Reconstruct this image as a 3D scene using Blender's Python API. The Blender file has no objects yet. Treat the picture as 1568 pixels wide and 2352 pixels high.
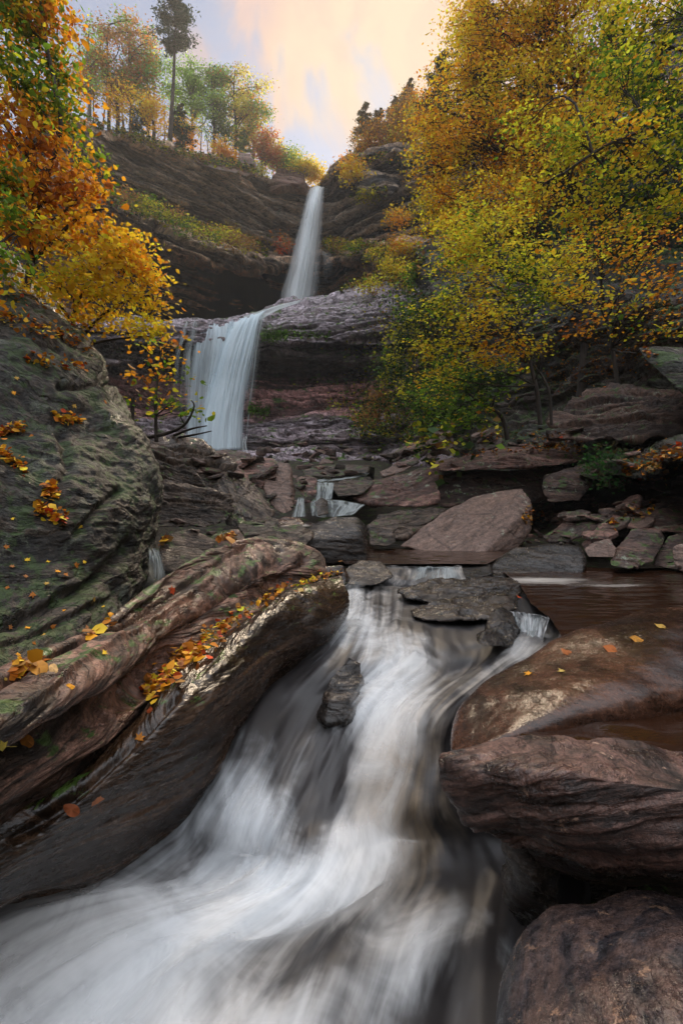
import bpy, bmesh, math, random
import numpy as np
from mathutils import Vector, Matrix

# ------------------------------------------------------------------ camera, sky, sun, exposure
S = bpy.context.scene
COL = S.collection
F = 1110.0                                   # focal length in photo units (photo seen 1568 x 2352)
cam_d = bpy.data.cameras.new("camera"); cam = bpy.data.objects.new("camera", cam_d); COL.objects.link(cam)
cam_d.sensor_fit = 'VERTICAL'; cam_d.sensor_height = 36.0; cam_d.lens = 36.0 * F / 2352
cam_d.clip_start = 0.05; cam_d.clip_end = 3000
cam.location = (0, 0, 0); cam.rotation_euler = (math.radians(90), 0, 0)
S.camera = cam

SUN_EL = math.radians(40); SUN_AZ = math.radians(8)      # azimuth from +Y towards +X
W = bpy.data.worlds.new("World"); S.world = W; W.use_nodes = True
wn = W.node_tree.nodes; wl = W.node_tree.links; wn.clear()
def N(nodes, t, **kw):
    n = nodes.new(t)
    for k, v in kw.items(): setattr(n, k, v)
    return n
def build_world():
    out = N(wn, 'ShaderNodeOutputWorld')
    sky = N(wn, 'ShaderNodeTexSky', sky_type='NISHITA', sun_disc=False)
    sky.sun_elevation = SUN_EL; sky.sun_rotation = SUN_AZ
    sky.air_density = 1.0; sky.dust_density = .2; sky.ozone_density = 1.5
    bg = N(wn, 'ShaderNodeBackground'); bg.inputs[1].default_value = 0.05
    wl.new(sky.outputs[0], bg.inputs[0])
    tc = N(wn, 'ShaderNodeTexCoord'); sx = N(wn, 'ShaderNodeSeparateXYZ'); wl.new(tc.outputs['Generated'], sx.inputs[0])
    def mt(op, a, b=0.):
        x = N(wn, 'ShaderNodeMath', operation=op)
        for i, v in enumerate((a, b)):
            if hasattr(v, 'is_output'): wl.new(v, x.inputs[i])
            else: x.inputs[i].default_value = v
        return x.outputs[0]
    def rm(v, a, b, c=0., d=1.):
        x = N(wn, 'ShaderNodeMapRange', interpolation_type='SMOOTHSTEP')
        for i, q in enumerate((a, b, c, d)): x.inputs[i + 1].default_value = q
        wl.new(v, x.inputs[0]); return x.outputs[0]
    X, Y, Z = sx.outputs; yy = mt('MAXIMUM', Y, .15); s_ = mt('DIVIDE', X, yy); t_ = mt('DIVIDE', Z, yy)
    cb = N(wn, 'ShaderNodeCombineXYZ'); wl.new(s_, cb.inputs[0]); wl.new(t_, cb.inputs[1])
    def nz(scale, loc, det=5, rot=0, sc=(1, 1, 1), dist=.5):
        mp = N(wn, 'ShaderNodeMapping'); mp.inputs['Rotation'].default_value = (0, 0, rot); mp.inputs['Scale'].default_value = sc; mp.inputs['Location'].default_value = loc
        n = N(wn, 'ShaderNodeTexNoise'); n.inputs['Scale'].default_value = scale; n.inputs['Detail'].default_value = det; n.inputs['Roughness'].default_value = .5; n.inputs['Distortion'].default_value = dist
        wl.new(cb.outputs[0], mp.inputs[0]); wl.new(mp.outputs[0], n.inputs['Vector']); return n.outputs['Fac']
    e = mt('ADD', mt('ADD', s_, mt('MULTIPLY', t_, .57)), -.37)
    n1 = nz(4.2, (.35, .2, .6), 6, math.radians(30), (1.5, .8, 1)); n2 = nz(6, (3.3, 1.2, .6), 4, math.radians(30), (1.4, .8, 1))
    m = rm(mt('ADD', mt('MINIMUM', e, .22), mt('MULTIPLY', mt('SUBTRACT', n1, .5), 2.3)), -.10, .26)
    # warm light around the low sun, cooler cloud away from it
    d1 = N(wn, 'ShaderNodeVectorMath', operation='DOT_PRODUCT'); wl.new(tc.outputs['Generated'], d1.inputs[0]); d1.inputs[1].default_value = Vector((.09, 1, .90)).normalized()
    g = mt('ADD', rm(d1.outputs['Value'], .955, 1.0), mt('MULTIPLY', mt('SUBTRACT', n2, .5), 1.5))
    cr = N(wn, 'ShaderNodeValToRGB'); wl.new(g, cr.inputs[0]); el = cr.color_ramp.elements
    el[0].position = 0; el[0].color = (.18, .155, .185, 1); el[1].position = 1; el[1].color = (.38, .29, .19, 1)
    q = el.new(.35); q.color = (.31, .205, .175, 1); q = el.new(.65); q.color = (.35, .235, .17, 1)
    bc = N(wn, 'ShaderNodeBackground'); wl.new(cr.outputs[0], bc.inputs[0])
    blue = N(wn, 'ShaderNodeMixRGB') if False else None
    mx = N(wn, 'ShaderNodeMixShader'); wl.new(mt('MULTIPLY', m, .93), mx.inputs[0]); wl.new(bg.outputs[0], mx.inputs[1]); wl.new(bc.outputs[0], mx.inputs[2])
    # unseen cloud added overhead and behind the camera as fill light
    oc = N(wn, 'ShaderNodeBackground'); oc.inputs[0].default_value = (.90, .95, 1.04, 1); wl.new(rm(Z, .3, .88, .10, 1.0), oc.inputs[1])
    cov = mt('MAXIMUM', rm(Y, .30, -.05), rm(Z, .76, .90)); mx2 = N(wn, 'ShaderNodeMixShader'); wl.new(cov, mx2.inputs[0]); wl.new(mx.outputs[0], mx2.inputs[1]); wl.new(oc.outputs[0], mx2.inputs[2])
    wl.new(mx2.outputs[0], out.inputs[0])
build_world()
sd = bpy.data.lights.new("sun", 'SUN'); sd.energy = 3.4; sd.angle = math.radians(10); sd.color = (1, .80, .58)
sun = bpy.data.objects.new("sun", sd); COL.objects.link(sun)
sdir = Vector((math.sin(SUN_AZ) * math.cos(SUN_EL), math.cos(SUN_AZ) * math.cos(SUN_EL), math.sin(SUN_EL)))
sun.rotation_euler = sdir.to_track_quat('Z', 'Y').to_euler()
S.view_settings.view_transform = 'Standard'; S.view_settings.look = 'None'; S.view_settings.gamma = 1
S.view_settings.exposure = 1.2
S.cycles.use_denoising = True
S.cycles.max_bounces = 6; S.cycles.transparent_max_bounces = 24; S.cycles.volume_bounces = 0
S.cycles.sample_clamp_indirect = 4.0

# ------------------------------------------------------------------ maths helpers
def P(u, v, Y): return np.array(((u - 784) / F * Y, Y, (1176 - v) / F * Y))
def PZ(u, v, Z): return P(u, v, Z * F / (1176 - v))
rng = np.random.default_rng(11)
_perm = rng.permutation(256).astype(np.int64)
_g = rng.normal(size=(256, 3)); _g /= np.linalg.norm(_g, axis=1)[:, None]
_r = rng.random(4096)
def pn(p):
    p = np.asarray(p, float); i = np.floor(p).astype(np.int64); f = p - i; w = f * f * f * (f * (f * 6 - 15) + 10)
    r = 0
    for dx in (0, 1):
        a = _perm[(i[:, 0] + dx) & 255]
        for dy in (0, 1):
            b = _perm[(a + i[:, 1] + dy) & 255]
            for dz in (0, 1):
                h = _perm[(b + i[:, 2] + dz) & 255]; g = _g[h]
                d = g[:, 0] * (f[:, 0] - dx) + g[:, 1] * (f[:, 1] - dy) + g[:, 2] * (f[:, 2] - dz)
                r = r + d * (w[:, 0] if dx else 1 - w[:, 0]) * (w[:, 1] if dy else 1 - w[:, 1]) * (w[:, 2] if dz else 1 - w[:, 2])
    return r * 1.5
def fbm(p, o=4, rough=.5):
    r = 0; a = 1.0; p = np.asarray(p, float)
    for k in range(o):
        r = r + a * pn(p); p = p * 2.03 + 7.1; a *= rough
    return r
def frame(n):
    n = np.asarray(n, float); n /= np.linalg.norm(n)
    a = np.cross(n, (0.3, 1, 0.1)); a /= np.linalg.norm(a); b = np.cross(n, a)
    return np.stack((a, b, n))
def layers(c, t, wob, seed):
    """blocky bedding: c = coordinates in the bedding frame; returns protrusion -1..1 and layer value"""
    h = c[:, 2] / t + wob * fbm(c / (t * 7) + seed, 3)
    i = np.floor(h).astype(np.int64); f = h - i
    r0 = _r[(i * 7 + int(seed * 13)) & 4095]
    m = pn(np.stack((c[:, 0] / (t * 5), c[:, 1] / (t * 5), i * 3.7 + seed), 1))
    e = np.clip(np.minimum(f / .16, (1 - f) / .3), 0, 1); e = e * e * (3 - 2 * e)
    return (r0 - .5 + m * .9) * e - .55 * (1 - e), r0
def rockdisp(p, n, bed, t, a_bed, a_big, f_big, a_fine, seed, st=1.):
    R = frame(bed); c = p @ R.T + seed * 1.7; c[:, 1] *= st
    d = a_big * fbm(c / f_big + seed, 3, .42)
    q = c.copy(); q[:, 2] *= 2.2
    d = d + a_fine * fbm(q / (f_big * .22) + seed * 2, 4, .55)
    lay = np.zeros(len(p))
    if a_bed > 0:
        l1, r1 = layers(c, t, .9, seed); l2, r2 = layers(c, t * .31, .8, seed + 3.3); l3, r3 = layers(c, t * .11, .6, seed + 8.1)
        d = d + a_bed * (l1 * .65 + l2 * .3 + l3 * .12); lay = r1 * .45 + r2 * .33 + r3 * .22
    return p + n * d[:, None], c, lay

# ------------------------------------------------------------------ object helpers
def setp(o, label=None, cat=None, group=None, kind=None):
    if label: o['label'] = label
    if cat: o['category'] = cat
    if group: o['group'] = group
    if kind: o['kind'] = kind
    return o
def mk(name, V, faces, mat, parent=None, smooth=True, attrs=None, uv=None, origin=None):
    V = np.asarray(V, float)
    me = bpy.data.meshes.new(name)
    if origin is None: origin = np.array(parent.location) if parent else np.array((V[:, 0].mean(), V[:, 1].mean(), V[:, 2].min()))
    W_ = (V - origin).astype(np.float32)
    if isinstance(faces, np.ndarray):
        k = faces.shape[1]; nf = len(faces)
        me.vertices.add(len(V)); me.vertices.foreach_set('co', W_.ravel())
        me.loops.add(nf * k); me.loops.foreach_set('vertex_index', faces.astype(np.int32).ravel())
        me.polygons.add(nf); me.polygons.foreach_set('loop_start', np.arange(0, nf * k, k, dtype=np.int32))
        me.update(calc_edges=True)
    else:
        me.from_pydata(W_.tolist(), [], faces); me.update()
    if smooth: me.polygons.foreach_set('use_smooth', np.ones(len(me.polygons), bool))
    for k, a in (attrs or {}).items():
        a = np.asarray(a, np.float32)
        if a.ndim == 1: me.attributes.new(k, 'FLOAT', 'POINT').data.foreach_set('value', a)
        elif a.shape[1] == 3: me.attributes.new(k, 'FLOAT_VECTOR', 'POINT').data.foreach_set('vector', a.ravel())
        else: me.attributes.new(k, 'FLOAT_COLOR', 'POINT').data.foreach_set('color', a.ravel())
    if mat: me.materials.append(mat)
    o = bpy.data.objects.new(name, me); COL.objects.link(o)
    if parent: o.parent = parent
    else: o.location = origin
    return o
def empty(name, loc, label, cat, group=None):
    o = bpy.data.objects.new(name, None); COL.objects.link(o); o.location = [float(x) for x in loc]
    o.empty_display_size = .2
    return setp(o, label, cat, group)
def gridf(nr, nc):
    i = np.arange((nr - 1) * (nc - 1)); r = i // (nc - 1); c = i % (nc - 1); a = r * nc + c
    return np.stack((a, a + nc, a + nc + 1, a + 1), 1)
def cr1(ctrl, n, axis, lin=False):
    ctrl = np.moveaxis(np.asarray(ctrl, float), axis, 0); m = len(ctrl)
    t = np.linspace(0, m - 1, n); i = np.minimum(t.astype(int), m - 2); f = (t - i).reshape((-1,) + (1,) * (ctrl.ndim - 1))
    if lin: r = ctrl[i] * (1 - f) + ctrl[i + 1] * f
    else:
        p0 = ctrl[np.maximum(i - 1, 0)]; p1 = ctrl[i]; p2 = ctrl[i + 1]; p3 = ctrl[np.minimum(i + 2, m - 1)]
        r = .5 * ((2 * p1) + (-p0 + p2) * f + (2 * p0 - 5 * p1 + 4 * p2 - p3) * f * f + (-p0 + 3 * p1 - 3 * p2 + p3) * f ** 3)
    return np.moveaxis(r, 0, axis)
def surf(ctrl, nr, nc, linr=False, linc=False):
    return cr1(cr1(ctrl, nr, 0, linr), nc, 1, linc)
def gnorm(G):
    du = np.gradient(G, axis=1); dv = np.gradient(G, axis=0); n = np.cross(dv, du)
    n /= np.linalg.norm(n, axis=2)[:, :, None] + 1e-12
    return n
def rockpatch(name, ctrl, nr, nc, mat, label=None, cat=None, kind=None, bed=(0, 0, 1), t=.1, a_bed=.02, a_big=.05, f_big=.5, a_fine=.01, seed=1., linr=False, group=None, flip=1, st=1., tint=None, grooves=()):
    G = surf(np.array(ctrl), nr, nc, linr); n = gnorm(G)
    c = G.reshape(-1, 3); nn = n.reshape(-1, 3)
    # normals must look at the camera side
    k = np.sign(-(c * nn).sum(1).mean()) * flip; nn = nn * k
    V, rc, lay = rockdisp(c, nn, bed, t, a_bed, a_big, f_big, a_fine, seed, st)
    if grooves:
        u = c[:, 0] / c[:, 1] * F + 784; v = 1176 - c[:, 2] / c[:, 1] * F; w_ = fbm(c / (f_big * .3) + 4, 3)
        for pl, wd, dp in grooves:
            D = np.full(len(c), 1e9)
            for (a, b), (e, g) in zip(pl[:-1], pl[1:]):
                t_ = np.clip(((u - a) * (e - a) + (v - b) * (g - b)) / ((e - a) ** 2 + (g - b) ** 2), 0, 1); D = np.minimum(D, np.hypot(u - a - t_ * (e - a), v - b - t_ * (g - b)))
            V = V - nn * (dp * np.exp(-(np.maximum(D + w_ * wd * .4, 0) / wd) ** 2))[:, None]
    f = gridf(nr, nc)
    if k < 0: f = f[:, ::-1]
    at = {'rc': rc, 'lay': lay}
    if tint is not None: at['tint'] = surf(np.array(tint, float), nr, nc).reshape(-1, 3)
    o = mk(name, V, f, mat, attrs=at)
    return setp(o, label, cat, group, kind)
_ico = {}
def ico(l):
    if l not in _ico:
        bm = bmesh.new(); bmesh.ops.create_icosphere(bm, subdivisions=l, radius=1)
        _ico[l] = (np.array([v.co[:] for v in bm.verts]), np.array([[v.index for v in f.verts] for f in bm.faces])); bm.free()
    return _ico[l]
def hullrock(name, pts, mat, label=None, cat='rock', group=None, k=16, lvl=5, bed=(0.1, 0, 1), t=None, a_bed=.35, a_big=.6, a_fine=.12, seed=None, kind=None, raw=False):
    """a solid stone: soft intersection of the half spaces of the convex hull of pts, then displaced"""
    pts = np.array([p if raw else P(*p) for p in pts])
    mu = (pts.max(0) + pts.min(0)) / 2 * .5 + pts.mean(0) * .5; X = pts - mu
    ev, E = np.linalg.eigh(X.T @ X / len(X)); sdv = np.sqrt(np.maximum(ev, 1e-8)); Wt = X @ E / sdv
    bm = bmesh.new()
    for w in Wt: bm.verts.new(w)
    bmesh.ops.convex_hull(bm, input=bm.verts)
    bm.normal_update(); Ns = []; Ds = []
    for f in bm.faces:
        nn = np.array(f.normal); d = nn @ np.array(f.verts[0].co)
        if d < 0: nn, d = -nn, -d
        Ns.append(nn); Ds.append(max(d, .05))
    bm.free(); Ns = np.array(Ns); Ds = np.array(Ds)
    D, Fc = ico(lvl); q = np.maximum(D @ Ns.T / Ds, 0)
    tt = (q ** k).sum(1) ** (-1 / k) * 2.0 ** (1 / k)
    V = (D * tt[:, None] * sdv) @ E.T + mu
    size = float(np.sort(V.max(0) - V.min(0))[1])
    seed = seed if seed is not None else (abs(pts[0, 0]) * 3.7 + abs(pts[1, 2]) * 5.3) % 50
    me = bpy.data.meshes.new('tmp'); me.from_pydata(V.tolist(), [], Fc.tolist()); me.update()
    n = np.empty(len(V) * 3, np.float32); me.vertex_normals.foreach_get('vector', n); n = n.reshape(-1, 3).astype(float); bpy.data.meshes.remove(me)
    if ((V - mu) * n).sum() < 0: n = -n; Fc = Fc[:, ::-1]
    s = size * .1
    V, rc, lay = rockdisp(V, n, bed, t or size * .16, a_bed * s * .6, a_big * s, size * .55, a_fine * s * .5, seed)
    o = mk(name, V, Fc, mat, attrs={'rc': rc, 'lay': lay})
    return setp(o, label, cat if kind is None else None, group, kind)

# ------------------------------------------------------------------ materials
def newmat(name):
    m = bpy.data.materials.new(name); m.use_nodes = True; m.node_tree.nodes.clear(); return m, m.node_tree.nodes, m.node_tree.links
def mixc(n, l, fac, a, b, mode='MIX'):
    x = N(n, 'ShaderNodeMix', data_type='RGBA', blend_type=mode)
    for s, v in ((0, fac), (6, a), (7, b)):
        if hasattr(v, 'is_output'): l.new(v, x.inputs[s])
        else: x.inputs[s].default_value = v if s == 0 else (*v, 1)
    return x.outputs[2]
def noise(n, l, vec, scale, detail=4, rough=.55, dist=0):
    x = N(n, 'ShaderNodeTexNoise'); x.inputs['Scale'].default_value = scale; x.inputs['Detail'].default_value = detail
    x.inputs['Roughness'].default_value = rough; x.inputs['Distortion'].default_value = dist; l.new(vec, x.inputs['Vector']); return x.outputs['Fac']
def rmap(n, l, v, a, b, c=0., d=1., smooth=True):
    x = N(n, 'ShaderNodeMapRange', interpolation_type='SMOOTHSTEP' if smooth else 'LINEAR')
    for i, q in enumerate((a, b, c, d)): x.inputs[i + 1].default_value = q
    l.new(v, x.inputs[0]); return x.outputs[0]
def math2(n, l, op, a, b):
    x = N(n, 'ShaderNodeMath', operation=op, use_clamp=False)
    for i, v in enumerate((a, b)):
        if hasattr(v, 'is_output'): l.new(v, x.inputs[i])
        else: x.inputs[i].default_value = v
    return x.outputs[0]
def attr(n, name): return N(n, 'ShaderNodeAttribute', attribute_name=name)
def scaled(n, l, vec, s, loc=(0, 0, 0)):
    x = N(n, 'ShaderNodeMapping'); x.inputs['Scale'].default_value = s; x.inputs['Location'].default_value = loc; l.new(vec, x.inputs[0]); return x.outputs[0]
def rock_mat(name, c1, c2, c3, fs=.3, wet=.3, moss=0., lichen=0., streak=0., mosscol=(.035, .06, .012), bump=.6, lichcol=(.30, .33, .24), rough=.62, fine=None, cracks=.5, layw=.4, layc=.25, gs=1., grw=.5):
    m, n, l = newmat(name); out = N(n, 'ShaderNodeOutputMaterial'); b = N(n, 'ShaderNodeBsdfPrincipled'); l.new(b.outputs[0], out.inputs[0])
    rc = attr(n, 'rc').outputs['Vector']; lay = attr(n, 'lay').outputs['Fac']
    bedv = scaled(n, l, rc, (1, 1, 4))
    n1 = noise(n, l, rc, 1 / fs, 6, .6, .2); n2 = noise(n, l, bedv, 1.6 / fs, 7, .65, .15); n3 = noise(n, l, rc, 9 / fs, 5, .7)
    base = mixc(n, l, rmap(n, l, n1, .35, .62), c1, c2)
    base = mixc(n, l, rmap(n, l, math2(n, l, 'ADD', math2(n, l, 'MULTIPLY', n2, 1 - layw), math2(n, l, 'MULTIPLY', lay, layw)), .42, .62), base, c3)
    base = mixc(n, l, 1.0, base, rmap(n, l, lay, .25, .75, 1 - layc, 1 + layc), 'MULTIPLY')
    dark = rmap(n, l, n2, .30, .52, .45, 1.1); base = mixc(n, l, 1.0, base, dark, 'MULTIPLY')
    sp = rmap(n, l, n3, .3, .7, .62, 1.38); base = mixc(n, l, 1.0, base, sp, 'MULTIPLY')
    if streak:
        sv = scaled(n, l, rc, (1, 1, .12)); ns = noise(n, l, sv, 1.1 / fs, 5, .6)
        base = mixc(n, l, math2(n, l, 'MULTIPLY', rmap(n, l, ns, .5, .7), streak), base, (.02, .018, .018))
        ns2 = noise(n, l, scaled(n, l, rc, (1.3, 1.3, .15), (9, 3, 1)), 1.0 / fs, 4, .6)
        base = mixc(n, l, math2(n, l, 'MULTIPLY', rmap(n, l, ns2, .56, .7), streak * .6), base, (.26, .25, .23))
    if lichen:
        nl = noise(n, l, rc, 3.1 / fs, 6, .72, .2); msk = math2(n, l, 'MULTIPLY', rmap(n, l, nl, .66 - lichen * .18, .70 - lichen * .16), rmap(n, l, n1, .45, .6))
        base = mixc(n, l, math2(n, l, 'MULTIPLY', msk, .8), base, lichcol)
    n4 = noise(n, l, rc, 38 / fs, 3, .75); base = mixc(n, l, 1.0, base, rmap(n, l, n4, .32, .68, .6, 1.4), 'MULTIPLY')
    grv = noise(n, l, scaled(n, l, rc, (1, 1, 9), (2, 5, 3)), 1.5 * gs / fs, 5, .6, .15)
    g_ = rmap(n, l, math2(n, l, 'ABSOLUTE', math2(n, l, 'SUBTRACT', grv, .5), 0), 0, .028, 0, 1)
    vo = N(n, 'ShaderNodeTexVoronoi', feature='DISTANCE_TO_EDGE'); vo.inputs['Scale'].default_value = .55 / fs
    dn = N(n, 'ShaderNodeTexNoise'); dn.inputs['Scale'].default_value = 1.6 / fs; dn.inputs['Detail'].default_value = 5; l.new(rc, dn.inputs['Vector'])
    vm = N(n, 'ShaderNodeVectorMath', operation='MULTIPLY_ADD'); l.new(dn.outputs['Color'], vm.inputs[0]); vm.inputs[1].default_value = (fs * .9,) * 3; l.new(scaled(n, l, rc, (1, 1, 1.8)), vm.inputs[2]); l.new(vm.outputs[0], vo.inputs['Vector'])
    crk = rmap(n, l, vo.outputs['Distance'], 0, .035, 0, 1)
    base = mixc(n, l, 1.0, base, rmap(n, l, math2(n, l, 'MULTIPLY', math2(n, l, 'ADD', math2(n, l, 'MULTIPLY', g_, grw), 1 - grw), math2(n, l, 'ADD', math2(n, l, 'MULTIPLY', crk, cracks), 1 - cracks)), 0, 1, .35, 1.0, False), 'MULTIPLY')
    ti = attr(n, 'tint').outputs['Vector']; ta = N(n, 'ShaderNodeVectorMath', operation='ADD'); l.new(ti, ta.inputs[0]); ta.inputs[1].default_value = (1, 1, 1)
    base = mixc(n, l, 1.0, base, ta.outputs[0], 'MULTIPLY')
    rgh = rough
    if moss:
        g = N(n, 'ShaderNodeNewGeometry'); sx = N(n, 'ShaderNodeSeparateXYZ'); l.new(g.outputs['Normal'], sx.inputs[0])
        nm = noise(n, l, rc, 2.2 / fs, 6, .7, .3)
        v = math2(n, l, 'ADD', nm, math2(n, l, 'MULTIPLY', sx.outputs[2], .10))
        mm = rmap(n, l, v, .66 - moss * .22, .72 - moss * .2)
        mc = mixc(n, l, rmap(n, l, n3, .35, .65), mosscol, tuple(x * 2.2 for x in mosscol))
        base = mixc(n, l, mm, base, mc)
    l.new(base, b.inputs['Base Color'])
    nw = noise(n, l, scaled(n, l, rc, (1, 1, 2.2), (3, 8, 2)), .8 / fs, 5, .6)
    wr = rmap(n, l, nw, .62 - wet * .35, .75 - wet * .35, rough, .26 if wet > 0 else rough)
    l.new(math2(n, l, 'ADD', wr, math2(n, l, 'MULTIPLY', math2(n, l, 'SUBTRACT', n3, .5), .22)), b.inputs['Roughness'])
    b.inputs['Specular IOR Level'].default_value = .5 if wet > 0 else .25
    hh = math2(n, l, 'ADD', math2(n, l, 'MULTIPLY', n2, 1.0), math2(n, l, 'MULTIPLY', n3, .28))
    hh = math2(n, l, 'ADD', hh, math2(n, l, 'MULTIPLY', noise(n, l, rc, (fine or 32) / fs, 3, .7), .10))
    hh = math2(n, l, 'ADD', hh, math2(n, l, 'MULTIPLY', g_, .35)); hh = math2(n, l, 'ADD', hh, math2(n, l, 'MULTIPLY', crk, .5 * cracks))
    bp = N(n, 'ShaderNodeBump'); bp.inputs['Strength'].default_value = bump; bp.inputs['Distance'].default_value = fs * .16
    l.new(hh, bp.inputs['Height']); l.new(bp.outputs[0], b.inputs['Normal'])
    return m
def leaf_mat(name, trans=.64, rough=.5):
    m, n, l = newmat(name); out = N(n, 'ShaderNodeOutputMaterial'); c = attr(n, 'col').outputs['Color']
    b = N(n, 'ShaderNodeBsdfPrincipled'); b.inputs['Roughness'].default_value = rough; b.inputs['Specular IOR Level'].default_value = .2
    t = N(n, 'ShaderNodeBsdfTranslucent'); l.new(c, b.inputs['Base Color']); l.new(c, t.inputs[0])
    x = N(n, 'ShaderNodeMixShader'); x.inputs[0].default_value = trans
    l.new(b.outputs[0], x.inputs[1]); l.new(t.outputs[0], x.inputs[2]); l.new(x.outputs[0], out.inputs[0]); return m
def bark_mat(name, c1, c2, fs=.08):
    m, n, l = newmat(name); out = N(n, 'ShaderNodeOutputMaterial'); b = N(n, 'ShaderNodeBsdfPrincipled'); l.new(b.outputs[0], out.inputs[0])
    tc = N(n, 'ShaderNodeTexCoord').outputs['Object']; a = noise(n, l, scaled(n, l, tc, (1, 1, .22)), 1 / fs, 5, .65)
    l.new(mixc(n, l, rmap(n, l, a, .35, .65), c1, c2), b.inputs['Base Color']); b.inputs['Roughness'].default_value = .85
    bp = N(n, 'ShaderNodeBump'); bp.inputs['Distance'].default_value = fs * .3; l.new(a, bp.inputs['Height']); l.new(bp.outputs[0], b.inputs['Normal']); return m

M = {}
M['cliff'] = rock_mat('cliff_rock', (.09, .062, .045), (.19, .13, .09), (.42, .31, .22), fs=2.6, wet=.35, moss=.1, streak=.4, bump=1.0, gs=1.8, grw=.85, layc=.7, layw=.65)
M['cliff_low'] = rock_mat('ledge_rock', (.11, .075, .066), (.19, .13, .12), (.30, .24, .24), layw=.6, fs=2.2, wet=.75, moss=.25, streak=.4, bump=1.0, gs=1.6, grw=.8, layc=.55, mosscol=(.05, .09, .01))
M['wall'] = rock_mat('valley_wall_rock', (.05, .045, .035), (.085, .085, .065), (.075, .05, .042), fs=1.6, wet=.2, moss=.55, lichen=.4, bump=1.0)
M['pink'] = rock_mat('pink_sandstone', (.15, .076, .05), (.055, .034, .023), (.21, .11, .076), fs=.2, wet=.5, moss=.2, cracks=.7, lichen=.3, bump=.7, lichcol=(.38, .27, .2))
M['wetbrown'] = rock_mat('wet_brown_rock', (.03, .015, .007), (.018, .010, .006), (.05, .027, .015), fs=.20, wet=1.2, moss=.05, bump=.2, cracks=.2)
M['wetred'] = rock_mat('wet_red_rock', (.05, .02, .010), (.03, .014, .009), (.07, .03, .017), fs=.3, wet=1.3, bump=.16, cracks=.1)
M['moss'] = rock_mat('mossy_grey_rock', (.036, .027, .019), (.017, .014, .011), (.068, .049, .035), fs=.36, wet=.22, moss=.55, lichen=.9, bump=1.0, mosscol=(.022, .036, .008), lichcol=(.10, .11, .075))
M['dark'] = rock_mat('dark_layered_rock', (.034, .023, .016), (.055, .036, .025), (.09, .06, .042), fs=.5, wet=.45, moss=.12, bump=.9)
M['wetdark'] = rock_mat('wet_dark_rock', (.015, .011, .009), (.022, .016, .013), (.038, .027, .02), fs=.3, wet=.8, bump=.4)
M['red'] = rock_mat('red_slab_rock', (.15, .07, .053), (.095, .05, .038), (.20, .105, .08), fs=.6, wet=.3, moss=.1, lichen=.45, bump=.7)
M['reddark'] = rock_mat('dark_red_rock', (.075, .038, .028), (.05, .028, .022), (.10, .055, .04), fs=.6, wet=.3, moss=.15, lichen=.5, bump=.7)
M['slab'] = rock_mat('tan_slab_rock', (.16, .095, .07), (.22, .135, .10), (.12, .075, .058), fs=.8, wet=.25, lichen=.3, bump=.45)
M['near'] = rock_mat('near_red_boulder', (.064, .033, .025), (.032, .019, .015), (.105, .055, .042), fs=.22, wet=.5, lichen=.35, bump=.6, cracks=.35, lichcol=(.42, .26, .18))
M['near2'] = rock_mat('near_grey_boulder', (.045, .037, .039), (.03, .027, .031), (.085, .052, .042), fs=.16, wet=.8, lichen=.5, bump=.4, cracks=.15, lichcol=(.34, .2, .13))
M['soil'] = rock_mat('forest_soil', (.035, .025, .018), (.05, .034, .02), (.07, .04, .02), fs=.6, wet=0, moss=.1, bump=.8)
M['leaf'] = leaf_mat('autumn_leaves'); M['needle'] = leaf_mat('evergreen_needles', .15); M['litter'] = leaf_mat('fallen_leaf', .12, .6)
M['bark'] = bark_mat('dark_bark', (.025, .02, .016), (.06, .045, .035)); M['barkg'] = bark_mat('grey_bark', (.11, .095, .08), (.2, .175, .15), .15)

# ------------------------------------------------------------------ ground
def ground():
    nx, ny = 320, 300
    xs = np.sinh(np.linspace(-3.2, 3.2, nx)) / np.sinh(3.2) * 260; ys = -25 + (np.linspace(0, 1, ny) ** 2.0) * 600
    X, Y = np.meshgrid(xs, ys); X = X.ravel(); Y = Y.ravel()
    b = np.interp(Y, [-25, 0, 3.4, 4.6, 6.3, 10, 14, 20, 30, 36, 60], [-3.4, -2.3, -1.9, -1.25, -1.05, -.95, -.45, 1.0, 3.0, 3.8, 5])
    wl_ = np.interp(Y, [0, 3, 8, 15, 40], [1.6, 2.2, 3.2, 5, 14]); wr_ = np.interp(Y, [0, 3, 8, 15, 40], [2.6, 4.2, 5.2, 5, 12])
    z = b + .95 * np.maximum(-X - wl_, 0) + .75 * np.maximum(X - wr_, 0)
    z = np.minimum(z, 34 + 2 * pn(np.stack((X / 30, Y / 30, X * 0), 1)))
    yc = np.interp(X, [-60, -24, -17.7, -3, -2, 10, 17, 24, 60], [30, 44.5, 49.5, 60, 60, 52.5, 42, 32, 0])
    k = np.clip((Y - yc - 2) / 2.5, 0, 1); k = k * k * (3 - 2 * k)
    top = np.interp(X, [-60, -24, -17, -3, -1, 8, 20], [37, 36.0, 37, 40.0, 40.0, 39, 37]) + .012 * np.maximum(Y - yc, 0)
    z = z * (1 - k) + top * k
    p = np.stack((X, Y, z), 1); z = z + .35 * fbm(p / 3.0, 4) * np.clip((np.hypot(X, Y) - 2) / 10, .15, 1)
    p[:, 2] = z
    o = mk('ground', p, gridf(ny, nx)[:, ::-1], M['soil'], attrs={'rc': p, 'lay': np.zeros(len(p))}, origin=np.zeros(3)); setp(o, kind='structure')
ground()

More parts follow.
